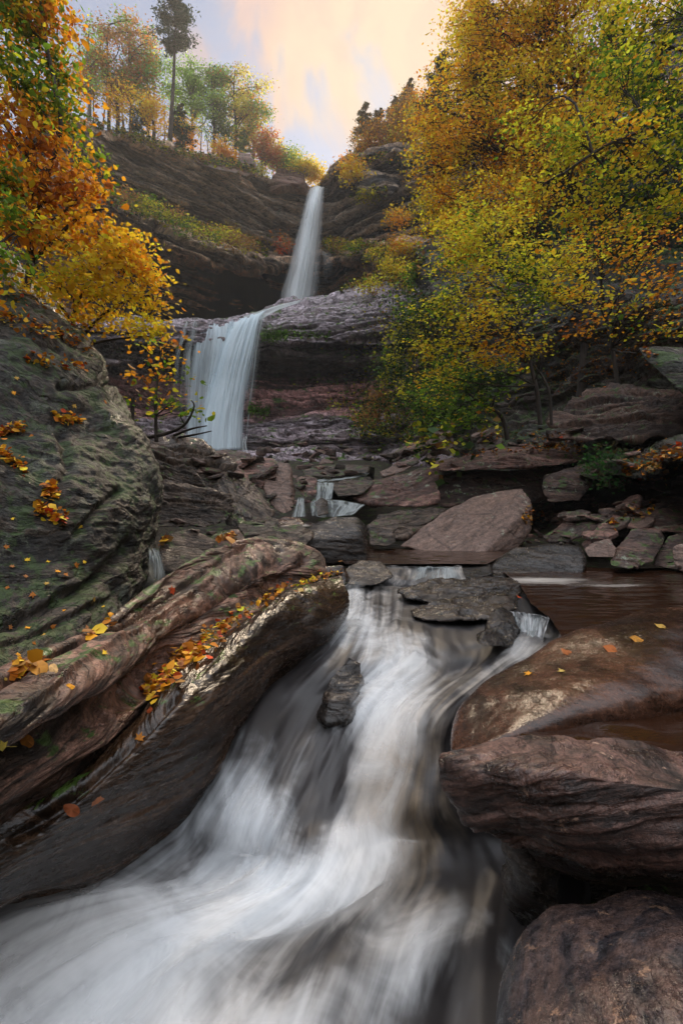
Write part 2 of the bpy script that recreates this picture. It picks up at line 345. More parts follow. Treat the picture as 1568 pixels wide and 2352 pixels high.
# ------------------------------------------------------------------ cliffs
def cgrid(us, rows): return [[P(u, v, y) for u, v, y in zip(us, r[0], r[1])] for r in rows]
def cliffs():
    us = [60, 200, 300, 400, 500, 600, 700, 735, 760, 800, 870, 960, 1100, 1300, 1568, 1800]
    top = np.array([230, 288, 318, 352, 377, 402, 436, 432, 402, 372, 350, 355, 310, 260, 200, 150.])
    Yb = np.array([39, 44, 47, 50, 53, 56.5, 60, 60.3, 59.5, 57, 54.5, 52, 46, 36, 26, 18.])
    led = np.array([400, 430, 475, 528, 562, 590, 600, 600, 592, 582, 575, 570, 560, 560, 600, 600.])
    pr = np.array([2, 3, 4, 4.5, 4.5, 4, 3.2, 2.5, 2.5, 3, 4, 4, 4, 3, 2, 2.])
    dip = np.array([30, 30, 40, 48, 48, 30, 20, 20, 18, 20, 30, 30, 30, 30, 30, 30.])
    rows = [(top - 2, Yb + 4), (top, Yb), (top + 10, Yb - .6), (top * .6 + led * .4, Yb + .4), (top * .25 + led * .75, Yb + 1.2), (led - 14, Yb + .8), (led, Yb - pr * .7), (led + dip * .4, Yb - pr),
            (led + dip, Yb - pr * .8), (led + dip + 16, Yb + 2), (led * 0 + 720, Yb + 2.5), (led * 0 + 800, Yb + 1), (led * 0 + 1000, Yb)]
    rockpatch('cliff', cgrid(us, rows), 900, 700, M['cliff'], 'tall layered brown cliff wrapping behind the upper waterfall', None, 'structure', t=1.1, a_bed=1.35, a_big=.9, f_big=9, a_fine=.12, seed=2.2, tint=[[(.1, .05, .03)] * 16] * 3 + [[(-.02, .06, .18)] * 16] * 2 + [[(.25, .12, .05)] * 16] * 2 + [[(0, 0, 0)] * 16] + [[(.25, .02, -.1)] * 16] * 5)
    us = [150, 300, 400, 440, 500, 575, 620, 700, 780, 850, 900, 960, 1050, 1180]
    a = lambda *x: np.array(x, float)
    b0 = a(738, 737, 736, 735, 733, 722, 706, 686, 664, 652, 655, 660, 670, 680); b1 = a(745, 744, 742, 740, 738, 738, 738, 728, 715, 705, 705, 705, 710, 720)
    Y0 = a(34, 36, 37.5, 38, 38.5, 39, 39.5, 39.5, 39, 38, 36.5, 34, 30, 26)
    rec = a(.5, .8, 1, 1, 1, 1, 1, 1, 1, 1, .6, .2, 0, 0)
    rows = [(b0 + 3, Y0 + 7), (b0, Y0 + 5.5), (b1, Y0 + .4), (b1 * 0 + 772, Y0 - .5), (b1 * 0 + 786, Y0 - .5), (b1 * 0 + 794, Y0 + 1.8 * rec), (b1 * 0 + 812, Y0 + .3 * rec), (b1 * 0 + 836, Y0 + .6 * rec), (b1 * 0 + 852, Y0 + 3.2 * rec),
            (b1 * 0 + 880, Y0 + 2.6 * rec), (b1 * 0 + 945, Y0 + 1.2 * rec), (b1 * 0 + 962, Y0 - .2), (b1 * 0 + 990, Y0 - .8), (b1 * 0 + 1006, Y0 - 2.2), (b1 * 0 + 1035, Y0 - 2.6), (b1 * 0 + 1052, Y0 - 5), (b1 * 0 + 1085, Y0 - 7)]
    rockpatch('cliff', cgrid(us, rows), 640, 520, M['cliff_low'], 'wet purple and brown ledge cliff under the lower waterfall', None, 'structure', t=.85, a_bed=.55, a_big=.45, f_big=5, a_fine=.09, seed=5.1, tint=[[(.25, .3, .45)] * 14] * 5 + [[(0, 0, 0)] * 14] * 4 + [[(.55, .0, -.08)] * 14] * 2 + [[(.1, .1, .2)] * 14] * 6)
    us = [960, 1050, 1150, 1270, 1400, 1568, 1750, 2100]
    Yw = a(33, 27, 22, 18, 15, 12.5, 10.5, 7.5)
    tp = a(600, 500, 380, 300, 250, 200, 200, 200)
    rows = [(tp, Yw + 16), (tp * .5 + 280, Yw + 7), (Yw * 0 + 600, Yw + 3), (Yw * 0 + 700, Yw + .5), (Yw * 0 + 800, Yw), (Yw * 0 + 880, Yw - .4), (Yw * 0 + 950, Yw - 1), (Yw * 0 + 1010, Yw - 3), (Yw * 0 + 1100, Yw - 5)]
    rockpatch('cliff', cgrid(us, rows), 320, 360, M['wall'], 'dark mossy rock wall behind the yellow trees', None, 'structure', t=.8, a_bed=.28, a_big=.9, f_big=4, a_fine=.2, seed=8.4)
cliffs()

# ------------------------------------------------------------------ big foreground rocks
def long_rocks():
    back = [(-250, 1760, 1.9), (0, 1640, 2.2), (200, 1540, 2.7), (420, 1390, 3.7), (600, 1330, 4.6), (735, 1330, 4.9), (760, 1345, 4.6)]
    crb = [(-250, 1700, 1.15), (0, 1566, 1.55), (200, 1456, 2.1), (420, 1304, 3.2), (600, 1243, 4.1), (728, 1263, 4.45), (752, 1320, 4.4)]
    cr = [(-250, 1712, 1.0), (0, 1580, 1.4), (190, 1480, 1.9), (410, 1330, 3.0), (590, 1256, 3.9), (725, 1272, 4.25), (755, 1325, 4.3)]
    md = [(-250, 1850, .95), (0, 1680, 1.22), (220, 1560, 1.7), (440, 1420, 2.72), (620, 1310, 3.6), (725, 1300, 4.1), (760, 1330, 4.2)]
    lo = [(-250, 1980, 1.08), (0, 1780, 1.38), (210, 1660, 1.78), (420, 1500, 2.6), (620, 1360, 3.55), (715, 1325, 4.05), (765, 1335, 4.15)]
    l2 = [(-250, 2070, 1.2), (0, 1890, 1.5), (180, 1770, 1.75), (340, 1620, 2.15), (560, 1440, 3.0), (690, 1356, 3.9), (770, 1345, 4.1)]
    bt = [(-250, 2200, 1.9), (0, 1990, 2.0), (180, 1880, 2.2), (350, 1740, 2.5), (560, 1600, 3.1), (690, 1480, 3.9), (770, 1400, 4.1)]
    o = rockpatch('boulder', [[P(*q) for q in r] for r in (back, crb, cr, md, lo, l2, bt)], 330, 620, M['pink'], 'long pink ridged boulder running up from the left edge towards the cascade', 'boulder',
              bed=(.45, -.15, .88), t=.10, a_bed=.030, a_big=.045, f_big=.6, a_fine=.010, seed=3.1, st=.45,
              grooves=[([(640, 1300), (520, 1380), (430, 1440), (380, 1520), (300, 1590), (180, 1660), (0, 1770), (-150, 1880)], 26, .09), ([(560, 1262), (420, 1345), (250, 1448), (100, 1530), (-50, 1610)], 6, .035), ([(700, 1290), (640, 1345), (600, 1370)], 14, .06),
              ([(300, 1700), (200, 1760), (60, 1840), (-100, 1930)], 18, .06), ([(480, 1330), (330, 1430), (200, 1520), (60, 1620)], 8, -.02), ([(420, 1500), (330, 1570)], 14, .05)])
    bk = [(-250, 2150, 1.5), (0, 1950, 1.7), (160, 1830, 1.9), (310, 1690, 2.15), (390, 1610, 2.35), (490, 1530, 2.8), (600, 1440, 3.3), (700, 1390, 3.8), (785, 1360, 4.1)]
    b2 = [(-250, 2060, 1.35), (0, 1880, 1.55), (150, 1780, 1.75), (300, 1655, 2.0), (380, 1575, 2.2), (485, 1490, 2.65), (595, 1400, 3.15), (695, 1345, 3.65), (782, 1322, 4.0)]
    cr = [(-250, 2180, 1.25), (10, 1985, 1.5), (150, 1865, 1.62), (300, 1730, 1.82), (400, 1625, 2.0), (510, 1520, 2.4), (610, 1415, 2.9), (700, 1356, 3.4), (790, 1340, 3.75)]
    m1 = [(-250, 2240, 1.28), (20, 2040, 1.54), (170, 1920, 1.66), (330, 1785, 1.86), (430, 1680, 2.04), (545, 1560, 2.42), (640, 1455, 2.9), (735, 1385, 3.35), (800, 1362, 3.7)]
    m2 = [(-250, 2290, 1.45), (10, 2090, 1.68), (190, 2010, 1.84), (350, 1870, 2.0), (470, 1740, 2.2), (565, 1625, 2.55), (660, 1510, 3.0), (770, 1425, 3.4), (803, 1390, 3.72)]
    m3 = [(-250, 2300, 1.7), (0, 2108, 1.86), (200, 2066, 2.0), (340, 1940, 2.14), (455, 1820, 2.3), (545, 1690, 2.6), (625, 1580, 3.0), (740, 1500, 3.5), (800, 1420, 3.9)]
    bt = [(-250, 2500, 2.0), (0, 2300, 2.1), (200, 2200, 2.2), (330, 2080, 2.35), (440, 1950, 2.5), (530, 1830, 2.8), (600, 1700, 3.2), (700, 1600, 3.7), (780, 1500, 4.1)]
    rockpatch('boulder', [[P(*q) for q in r] for r in (bk, b2, cr, m1, m2, m3, bt)], 330, 620, M['wetbrown'], 'long smooth dark wet boulder along the left bank of the white water', 'boulder',
              bed=(.45, -.15, .88), t=.09, a_bed=.009, a_big=.05, f_big=.45, a_fine=.006, seed=6.6, st=.45,
              grooves=[([(400, 1600), (300, 1700), (160, 1830), (40, 1930)], 12, .04), ([(560, 1520), (480, 1600), (380, 1720)], 10, -.015)])
    hullrock('boulder', [(735, 1300, 4.3), (790, 1300, 4.3), (800, 1325, 4.3), (795, 1345, 4.2), (740, 1340, 4.2), (760, 1350, 4.7), (800, 1340, 4.8), (740, 1310, 4.8)], M['wetbrown'], 'small wet brown knob of rock at the far tip of the dark wet boulder')
    # mossy giant
    rows = []
    for v, e, yl, yr in ((500, -60, 4.0, 6.0), (575, 0, 3.8, 5.8), (660, 95, 3.5, 5.5), (760, 158, 3.1, 5.2), (870, 236, 2.85, 4.95), (1000, 302, 2.5, 4.7), (1120, 356, 2.3, 4.45),
                         (1200, 368, 2.15, 4.3), (1300, 354, 1.95, 4.15), (1380, 318, 1.8, 3.9), (1480, 260, 1.7, 3.4), (1620, 180, 1.65, 2.9), (1850, 80, 1.6, 2.7)):
        rows.append([P(-700, v, yl * .9), P(-350, v, yl), P(-120 + (e) * .1, v, yl + (yr - yl) * .3), P(e * .55 - 60, v, yl + (yr - yl) * .5), P(e * .85 - 20, v, yl + (yr - yl) * .75), P(e - 6, v, yr - .12), P(e, v, yr + .25), P(e - 12, v, yr + 1.0), P(e - 160, v, yr + 2.2)])
    rockpatch('boulder', rows, 560, 460, M['moss'], 'huge mossy grey boulder scattered with leaves filling the left edge', 'boulder', bed=(.45, -.15, .85), t=.35, a_bed=.06, a_big=.2, f_big=1.3, a_fine=.035, seed=9.3, grooves=[([(130, 900), (180, 898), (250, 885)], 6, .06), ([(270, 1130), (220, 1170), (170, 1230)], 8, .06), ([(150, 1000), (160, 1080), (120, 1130)], 12, .06), ([(0, 1420), (120, 1390), (220, 1330), (300, 1250)], 14, .07), ([(0, 1480), (120, 1440), (240, 1380)], 9, .05)])
long_rocks()
def right_rocks():
    hullrock('boulder', [(978, 1700, 1.906), (1000, 1640, 2.000), (1060, 1580, 2.232), (1150, 1522, 2.418), (1240, 1480, 2.558), (1330, 1432, 2.744), (1480, 1392, 2.883), (1568, 1385, 2.883), (1900, 1420, 2.790), (1900, 1560, 2.139), (1568, 1600, 1.953), (1400, 1618, 1.851),
        (1280, 1640, 1.767), (1180, 1678, 1.711), (1090, 1708, 1.674), (1000, 1760, 1.767), (1200, 2000, 1.950), (1700, 1900, 2.200), (1700, 1700, 2.976), (1150, 1800, 2.600), (1350, 1480, 2.325), (1500, 1450, 2.279), (1180, 1600, 2.0), (1100, 1640, 1.92), (1300, 1560, 2.06), (1450, 1520, 2.15), (1600, 1480, 2.2)], M['wetred'],
        'large smooth wet reddish boulder between the cascade and the brown pool', 'boulder', k=14, lvl=7, a_bed=.03, a_big=.3, a_fine=.05, seed=4.2)
    hullrock('boulder', [(988, 1745, 1.5), (1040, 1712, 1.56), (1200, 1680, 1.62), (1400, 1688, 1.62), (1568, 1698, 1.6), (1950, 1715, 1.6), (1950, 1900, 1.1), (1568, 1800, 1.16), (1420, 1775, 1.2), (1250, 1768, 1.25), (1100, 1775, 1.35),
        (1055, 1880, 1.45), (1130, 1935, 1.45), (1235, 2010, 1.5), (1568, 2045, 1.45), (1950, 2060, 1.4), (1400, 1900, 1.2), (1700, 1950, 1.15), (1300, 2020, 1.8), (1900, 2050, 1.8)], M['near'],
        'flat topped pink grey boulder jutting over the white water at the right', 'boulder', k=22, lvl=7, bed=(-.25, .3, .9), t=.075, a_bed=.45, a_big=.8, a_fine=.12, seed=7.7)
    hullrock('boulder', [(1185, 2070, 1.3), (1270, 2038, 1.34), (1568, 2032, 1.34), (1950, 2030, 1.3), (1135, 2160, 1.18), (1105, 2300, 1.05), (1080, 2500, .95), (1300, 2600, .78), (1950, 2600, .7), (1950, 2300, .85), (1060, 2700, 1.1), (1200, 2500, 1.4), (1950, 2400, 1.5), (1400, 2200, .98)], M['near2'],
        'rounded grey and rust boulder in the bottom right corner', 'boulder', k=10, lvl=7, a_bed=.1, a_big=.6, a_fine=.1, seed=1.7)
    hullrock('boulder', [(1140, 1915, 1.62), (1220, 1960, 1.55), (1230, 2050, 1.5), (1180, 2060, 1.62), (1150, 2000, 1.65), (1300, 1960, 1.6), (1300, 2100, 1.5), (1250, 2150, 1.8), (1180, 2100, 1.9), (1250, 1950, 1.95)], M['wetdark'],
        'black rock wedged between the two boulders at the right', 'boulder', k=14, a_big=.9)
right_rocks()

# ------------------------------------------------------------------ middle-distance rocks
RK = [
 ('rock_slab', 'slab', 'large tan tilted slab resting at the back edge of the brown pool', [(912, 1256, 8.9), (1000, 1192, 9.4), (1080, 1145, 9.9), (1190, 1122, 10), (1220, 1150, 9.6), (1110, 1272, 8.3), (1000, 1274, 8.4), (1216, 1215, 9.4), (1190, 1264, 8.9), (1000, 1220, 10.8), (1200, 1240, 10.4)], dict(k=40, bed=(-.45, .1, .85), a_bed=.15, a_big=.25, lvl=6)),
 ('boulder', 'wetdark', 'dark rounded block boulder standing below the small white cascades', [(650, 1258, 7), (690, 1222, 7), (760, 1182, 7.3), (820, 1184, 7.3), (843, 1205, 7.3), (845, 1295, 6.9), (760, 1300, 6.7), (680, 1300, 6.8), (700, 1240, 6.6), (830, 1230, 6.9), (690, 1280, 8), (840, 1260, 8)], dict(k=18, lvl=6)),
 ('rock_slab', 'red', 'red slanting slab to the right of the small cascades', [(800, 1135, 11.8), (860, 1092, 12.3), (1000, 1072, 12.8), (1010, 1105, 12.2), (1005, 1155, 11.6), (950, 1165, 11.4), (860, 1160, 11.4), (820, 1150, 11.5), (1000, 1120, 14), (860, 1120, 14)], dict(k=26, bed=(-.3, 0, 1), a_bed=.6)),
 ('rock_slab', 'red', 'long flat lichen spotted slab lying level across the right bank', [(1000, 1062, 12.9), (1150, 1030, 14), (1345, 1022, 14), (1345, 1055, 12.2), (1280, 1068, 12), (1100, 1078, 12.2), (1010, 1082, 12.6), (1000, 1070, 13), (1180, 1052, 12.3), (1000, 1060, 14.5), (1340, 1040, 15)], dict(k=40, a_bed=.5, lvl=6, t=.12)),
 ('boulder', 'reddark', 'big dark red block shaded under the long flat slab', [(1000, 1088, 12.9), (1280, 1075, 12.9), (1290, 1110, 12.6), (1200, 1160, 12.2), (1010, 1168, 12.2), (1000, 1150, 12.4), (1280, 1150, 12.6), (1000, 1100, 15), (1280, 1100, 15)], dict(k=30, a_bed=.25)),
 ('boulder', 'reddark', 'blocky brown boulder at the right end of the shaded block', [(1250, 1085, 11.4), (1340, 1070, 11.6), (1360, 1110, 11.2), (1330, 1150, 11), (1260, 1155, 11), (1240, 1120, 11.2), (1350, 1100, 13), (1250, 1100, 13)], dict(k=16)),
 ('rock_slab', 'dark', 'dark slanting slab under the red slab beside the cascades', [(845, 1210, 9.8), (870, 1178, 10.2), (1020, 1165, 10.4), (1035, 1175, 10.2), (960, 1205, 9.7), (930, 1235, 9.4), (860, 1238, 9.4), (860, 1200, 11.4), (1020, 1185, 11.4)], dict(k=30, bed=(-.2, 0, 1), a_bed=.8)),
 ('boulder', 'dark', 'small square mossy block at the water line left of the tan slab', [(846, 1215, 8.9), (870, 1208, 9), (905, 1212, 8.9), (908, 1245, 8.6), (890, 1254, 8.4), (850, 1252, 8.5), (870, 1240, 9.6), (905, 1230, 9.6)], dict(k=24)),
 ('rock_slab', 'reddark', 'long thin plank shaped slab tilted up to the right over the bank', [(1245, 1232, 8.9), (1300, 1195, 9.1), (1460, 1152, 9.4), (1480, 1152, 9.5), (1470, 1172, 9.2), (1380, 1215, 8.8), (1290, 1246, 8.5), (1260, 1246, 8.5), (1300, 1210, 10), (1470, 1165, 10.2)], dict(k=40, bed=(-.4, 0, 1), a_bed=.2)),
 ('boulder', 'red', 'triangular pink grey stone propped under the plank shaped slab', [(1335, 1250, 7.8), (1370, 1210, 8), (1405, 1190, 8.2), (1412, 1225, 7.9), (1385, 1262, 7.5), (1345, 1268, 7.5), (1390, 1230, 8.7), (1350, 1250, 8.6)], dict(k=24)),
 ('rock_slab', 'slab', 'pale peach flat stone standing at the water edge below the plank shaped slab', [(1340, 1262, 7.1), (1365, 1246, 7.2), (1400, 1238, 7.2), (1420, 1262, 7), (1415, 1280, 6.9), (1350, 1280, 6.9), (1400, 1270, 7.8), (1350, 1265, 7.8)], dict(k=24)),
 ('boulder', 'reddark', 'brown angular block boulder leaning at the right shore of the pool', [(1395, 1292, 6.5), (1420, 1245, 6.8), (1450, 1215, 7), (1520, 1214, 7), (1530, 1235, 6.9), (1500, 1290, 6.4), (1450, 1308, 6.2), (1400, 1300, 6.3), (1520, 1260, 7.6), (1420, 1270, 7.6)], dict(k=30, a_bed=.15)),
 ('boulder', 'reddark', 'dark upright stone at the right edge behind the angular block', [(1495, 1300, 6.6), (1530, 1230, 7), (1568, 1222, 7), (1640, 1230, 7), (1640, 1300, 6.5), (1560, 1310, 6.4), (1560, 1260, 8), (1640, 1260, 8)], dict(k=26)),
 ('boulder', 'slab', 'pale rounded stone cut off by the right edge beside the pool', [(1543, 1258, 5.9), (1575, 1248, 6), (1700, 1260, 6), (1700, 1310, 5.7), (1560, 1312, 5.7), (1545, 1290, 5.8), (1600, 1290, 6.6)], dict(k=14)),
 ('rock_slab', 'red', 'pink cracked slab on top of the stones near the right edge', [(1400, 1185, 9), (1470, 1165, 9.4), (1568, 1150, 9.4), (1700, 1155, 9.2), (1700, 1225, 8.1), (1530, 1222, 8.1), (1450, 1215, 8.2), (1400, 1200, 8.6), (1500, 1200, 10), (1700, 1190, 10)], dict(k=26, a_bed=.5)),
 ('rock_slab', 'reddark', 'thin layered stone beside the pink cracked slab', [(1335, 1205, 9.4), (1400, 1170, 9.8), (1460, 1170, 9.7), (1440, 1195, 9.2), (1380, 1215, 9), (1350, 1215, 9.1), (1400, 1190, 10.3)], dict(k=26, a_bed=.8)),
 ('rock_slab', 'red', 'wide mauve slab sloping down from the upper right bank', [(1440, 1100, 11.4), (1520, 1058, 12), (1600, 1040, 12), (1800, 1050, 11.5), (1800, 1130, 10), (1540, 1135, 10), (1500, 1125, 10.4), (1450, 1108, 11), (1600, 1100, 13)], dict(k=34, a_bed=.25)),
 ('rock_slab', 'reddark', 'dark pointed slab below the wide mauve slab', [(1485, 1150, 9.6), (1540, 1118, 10), (1620, 1095, 10), (1800, 1100, 9.8), (1800, 1165, 9), (1560, 1162, 9.2), (1500, 1158, 9.4), (1600, 1130, 11)], dict(k=34, a_bed=.4)),
 ('boulder', 'wetdark', 'long wet dark block dividing the upper pool from the brown pool', [(1100, 1300, 6.8), (1180, 1262, 7), (1290, 1253, 7), (1330, 1258, 6.9), (1345, 1300, 6.6), (1340, 1328, 6.3), (1180, 1332, 6.2), (1090, 1320, 6.3), (1330, 1290, 7.6), (1150, 1290, 7.6)], dict(k=20, lvl=6, a_bed=.3)),
 ('boulder', 'wetdark', 'low wet rock at the left tip of the long dark block', [(1015, 1312, 6.3), (1060, 1293, 6.6), (1120, 1290, 6.6), (1130, 1320, 6.1), (1080, 1330, 5.9), (1030, 1330, 5.9), (1080, 1315, 7)], dict(k=16)),
 ('rock_slab', 'wetdark', 'upper of two dark layered rocks in the middle of the stream', [(908, 1355, 4.84), (980, 1335, 5.21), (1080, 1326, 5.39), (1170, 1325, 5.39), (1195, 1345, 5.12), (1190, 1372, 4.74), (1000, 1385, 4.46), (930, 1375, 4.56), (1180, 1360, 5.58), (960, 1360, 5.49)], dict(k=34, lvl=6, a_bed=.7, a_big=.15, a_fine=.05, bed=(-.06, .1, 1), t=.07)),
 ('rock_slab', 'wetdark', 'lower of two dark layered rocks in the middle of the stream', [(940, 1402, 4.09), (1020, 1375, 4.37), (1150, 1362, 4.56), (1192, 1370, 4.46), (1188, 1398, 4.09), (1120, 1425, 3.81), (980, 1425, 3.81), (945, 1415, 3.91), (1150, 1400, 4.74), (1000, 1400, 4.65)], dict(k=34, lvl=6, a_bed=.7, a_big=.15, a_fine=.05, bed=(-.15, .1, 1), t=.07)),
 ('boulder', 'wetdark', 'copper topped wet stone beside the small spill out of the brown pool', [(1088, 1462, 3.3), (1120, 1415, 3.5), (1150, 1394, 3.6), (1180, 1405, 3.6), (1190, 1450, 3.4), (1180, 1485, 3.2), (1120, 1485, 3.1), (1095, 1480, 3.1), (1180, 1440, 3.9)], dict(k=14, lvl=6, a_big=.6)),
 ('boulder', 'wetdark', 'small black pointed rock poking out of the rushing white water', [(722, 1640, 2.75), (760, 1560, 2.85), (800, 1505, 2.95), (828, 1520, 2.95), (835, 1580, 2.85), (800, 1650, 2.7), (750, 1665, 2.65), (800, 1600, 3.2), (740, 1700, 2.9)], dict(k=30, a_big=.8, lvl=6)),
 ('boulder', 'wetdark', 'wet brown hump under the little spill at the top of the cascade', [(790, 1306, 5.6), (825, 1288, 5.8), (875, 1292, 5.8), (905, 1325, 5.4), (860, 1345, 5.2), (795, 1342, 5.3), (850, 1320, 6.4)], dict(k=12)),
 # left-middle
 ('rock_slab', 'dark', 'dark layered outcrop to the left below the lower waterfall', [(240, 1030, 8.5), (330, 1008, 8.8), (440, 1012, 9), (500, 1045, 9), (545, 1080, 8.8), (530, 1130, 8.2), (400, 1140, 7.9), (250, 1140, 7.6), (220, 1060, 8.0), (500, 1100, 10.5), (260, 1100, 10.5)], dict(k=18, lvl=6, a_bed=1.3, t=.16, bed=(.12, -.1, 1))),
 ('boulder', 'dark', 'rounded striped dark boulder in front of the dark layered outcrop', [(340, 1125, 6.8), (400, 1108, 7), (480, 1110, 7), (530, 1135, 7), (540, 1185, 6.8), (500, 1208, 6.5), (360, 1215, 6.3), (320, 1180, 6.5), (530, 1160, 8.2), (350, 1160, 8.2)], dict(k=14, lvl=6, a_bed=1.0, t=.12)),
 ('boulder', 'dark', 'dark striped boulder sloping down to the right beside the cascades', [(505, 1085, 8.6), (545, 1085, 8.8), (600, 1130, 8.6), (628, 1175, 8.2), (620, 1205, 7.7), (560, 1215, 7.3), (515, 1205, 7.4), (500, 1140, 8), (600, 1170, 9.4), (520, 1120, 9.6)], dict(k=16, lvl=6, a_bed=1.0, t=.14, bed=(.6, -.1, .8))),
 ('boulder', 'dark', 'smooth brown boulder in the gap beside the mossy giant boulder', [(365, 1260, 5.2), (390, 1222, 5.4), (440, 1214, 5.5), (492, 1240, 5.4), (480, 1290, 5.1), (420, 1320, 4.9), (370, 1310, 4.9), (450, 1270, 6.2)], dict(k=9, a_bed=.1, a_big=.4)),
 ('boulder', 'reddark', 'low pinkish cobble with leaves behind the pink ridged boulder', [(478, 1240, 5.6), (500, 1220, 5.8), (545, 1215, 5.8), (562, 1235, 5.7), (550, 1255, 5.4), (500, 1262, 5.3), (520, 1240, 6.3)], dict(k=10)),
 ('rock_slab', 'dark', 'low grey wedge of rock between the pink ridged boulder and the dark block', [(555, 1250, 6), (620, 1215, 6.6), (690, 1205, 6.8), (720, 1225, 6.6), (700, 1262, 6), (600, 1268, 5.8), (650, 1240, 7.2)], dict(k=18, a_bed=.6)),
 ('boulder', 'dark', 'black boulder in the hollow under the striped boulders', [(545, 1205, 7.2), (590, 1188, 7.6), (640, 1190, 7.6), (640, 1225, 7), (560, 1230, 6.8), (600, 1210, 8)], dict(k=12)),
 ('boulder', 'slab', 'tall pale upright block left of the small cascades', [(600, 1098, 11.2), (640, 1062, 11.6), (665, 1065, 11.6), (678, 1130, 11.2), (672, 1172, 10.6), (650, 1182, 10.4), (625, 1165, 10.6), (610, 1130, 10.9), (660, 1120, 12.4), (620, 1110, 12.4)], dict(k=22, a_bed=.2)),
 ('boulder', 'red', 'pinkish wedge stone on top of the dark striped boulder', [(515, 1070, 9.6), (535, 1065, 9.8), (572, 1090, 9.8), (575, 1115, 9.4), (550, 1112, 9.2), (520, 1085, 9.3), (550, 1090, 10.4)], dict(k=24)),
 ('boulder', 'red', 'brown cube stone beside the top of the small cascades', [(680, 1100, 11.6), (705, 1090, 11.8), (728, 1098, 11.7), (725, 1138, 11.2), (700, 1142, 11), (685, 1125, 11.2), (710, 1115, 12.4)], dict(k=24)),
 ('boulder', 'dark', 'greenish rounded stone in the middle of the small cascades', [(762, 1120, 11.8), (790, 1098, 12.2), (850, 1092, 12.3), (862, 1108, 12), (830, 1135, 11.5), (775, 1142, 11.3), (820, 1115, 13)], dict(k=14)),
 ('rock_slab', 'dark', 'dark flat step stone above the small cascades', [(690, 1080, 13.2), (760, 1066, 13.6), (850, 1070, 13.6), (845, 1085, 13), (760, 1096, 12.6), (700, 1092, 12.8), (770, 1080, 15)], dict(k=30)),
 ('rock_slab', 'red', 'purple flat stone lying in front of the foot of the lower waterfall', [(520, 1075, 12.6), (545, 1055, 13.2), (620, 1050, 13.4), (650, 1062, 13.2), (620, 1085, 12.4), (545, 1092, 12.2), (600, 1070, 14.5)], dict(k=30)),
 ('boulder', 'reddark', 'red brown block at the foot of the lower waterfall', [(490, 1040, 14), (520, 1030, 14.4), (575, 1042, 14.4), (585, 1068, 13.8), (540, 1075, 13.4), (500, 1070, 13.4), (550, 1055, 15.4)], dict(k=24)),
 ('boulder', 'wetdark', 'dark wet stone splitting the lower step of the small cascades', [(722, 1155, 9.6), (738, 1142, 9.8), (752, 1150, 9.8), (755, 1180, 9.3), (730, 1185, 9.1), (740, 1165, 10.4)], dict(k=14)),
 ('boulder', 'wetred', 'smooth wet brown hump below the left trickle of the cascades', [(632, 1195, 7.9), (655, 1186, 8.2), (692, 1190, 8.1), (700, 1205, 7.8), (660, 1214, 7.6), (638, 1208, 7.6), (670, 1200, 8.6)], dict(k=9)),
 ('rock_slab', 'slab', 'pale lilac slab leaning on the rubble below the leaning trunk', [(985, 1030, 16), (1005, 1005, 16.5), (1040, 1005, 16.5), (1045, 1020, 16), (1020, 1040, 15.4), (1000, 1045, 15.3), (1020, 1022, 17)], dict(k=30)),
 ('rock_slab', 'red', 'long slab pointing up left from the rubble below the yellow trees', [(880, 1050, 17), (960, 1012, 18), (1035, 975, 18.5), (1045, 985, 18), (990, 1025, 17), (900, 1062, 16), (960, 1030, 19)], dict(k=30, a_bed=.6)),
 ('rock_slab', 'slab', 'grey slab at the left end of the rubble above the red slanting slab', [(872, 1085, 14), (905, 1065, 14.4), (960, 1050, 14.8), (965, 1062, 14.3), (920, 1085, 13.8), (880, 1095, 13.6), (920, 1075, 15.4)], dict(k=30, a_bed=.5)),
 ('boulder', 'dark', 'mossy upright stone behind the long flat slab', [(1090, 1030, 14.5), (1100, 1000, 15), (1140, 985, 15.2), (1150, 1010, 14.8), (1130, 1035, 14.2), (1100, 1040, 14), (1120, 1015, 16)], dict(k=18)),
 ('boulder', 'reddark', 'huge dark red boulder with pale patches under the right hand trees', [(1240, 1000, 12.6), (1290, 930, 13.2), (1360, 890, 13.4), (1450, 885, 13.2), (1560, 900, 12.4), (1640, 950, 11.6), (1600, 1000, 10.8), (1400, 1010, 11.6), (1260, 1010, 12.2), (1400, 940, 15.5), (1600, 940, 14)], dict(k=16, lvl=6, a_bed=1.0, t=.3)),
 ('rock_slab', 'wall', 'dark overhanging slab at the right edge above the huge red boulder', [(1465, 800, 10.5), (1500, 795, 11), (1700, 870, 9.8), (1700, 960, 9.6), (1568, 905, 10), (1480, 825, 10.3), (1600, 800, 12), (1750, 850, 12)], dict(k=26, lvl=5)),
 ('rock_slab', 'reddark', 'layered slabs of stone at the right edge under the huge red boulder', [(1400, 1040, 12.2), (1480, 1005, 12.6), (1568, 980, 12.4), (1800, 985, 11.5), (1800, 1050, 10.6), (1568, 1050, 11), (1440, 1058, 11.6), (1600, 1020, 13.5)], dict(k=26, lvl=6, a_bed=1.5, t=.15, bed=(-.25, 0, 1))),
 ('boulder', 'red', 'red boulder perched on the rim of the upper cliff', [(540, 385, 50), (552, 352, 51), (572, 352, 51), (588, 375, 51), (590, 400, 50), (560, 405, 49.5), (570, 385, 53)], dict(k=20)),
 ('rock_slab', 'red', 'flat red slab on the cliff rim beside the perched boulder', [(450, 370, 51), (500, 362, 53), (545, 385, 53), (545, 398, 51), (500, 390, 50), (460, 378, 50.5), (510, 380, 54)], dict(k=26)),
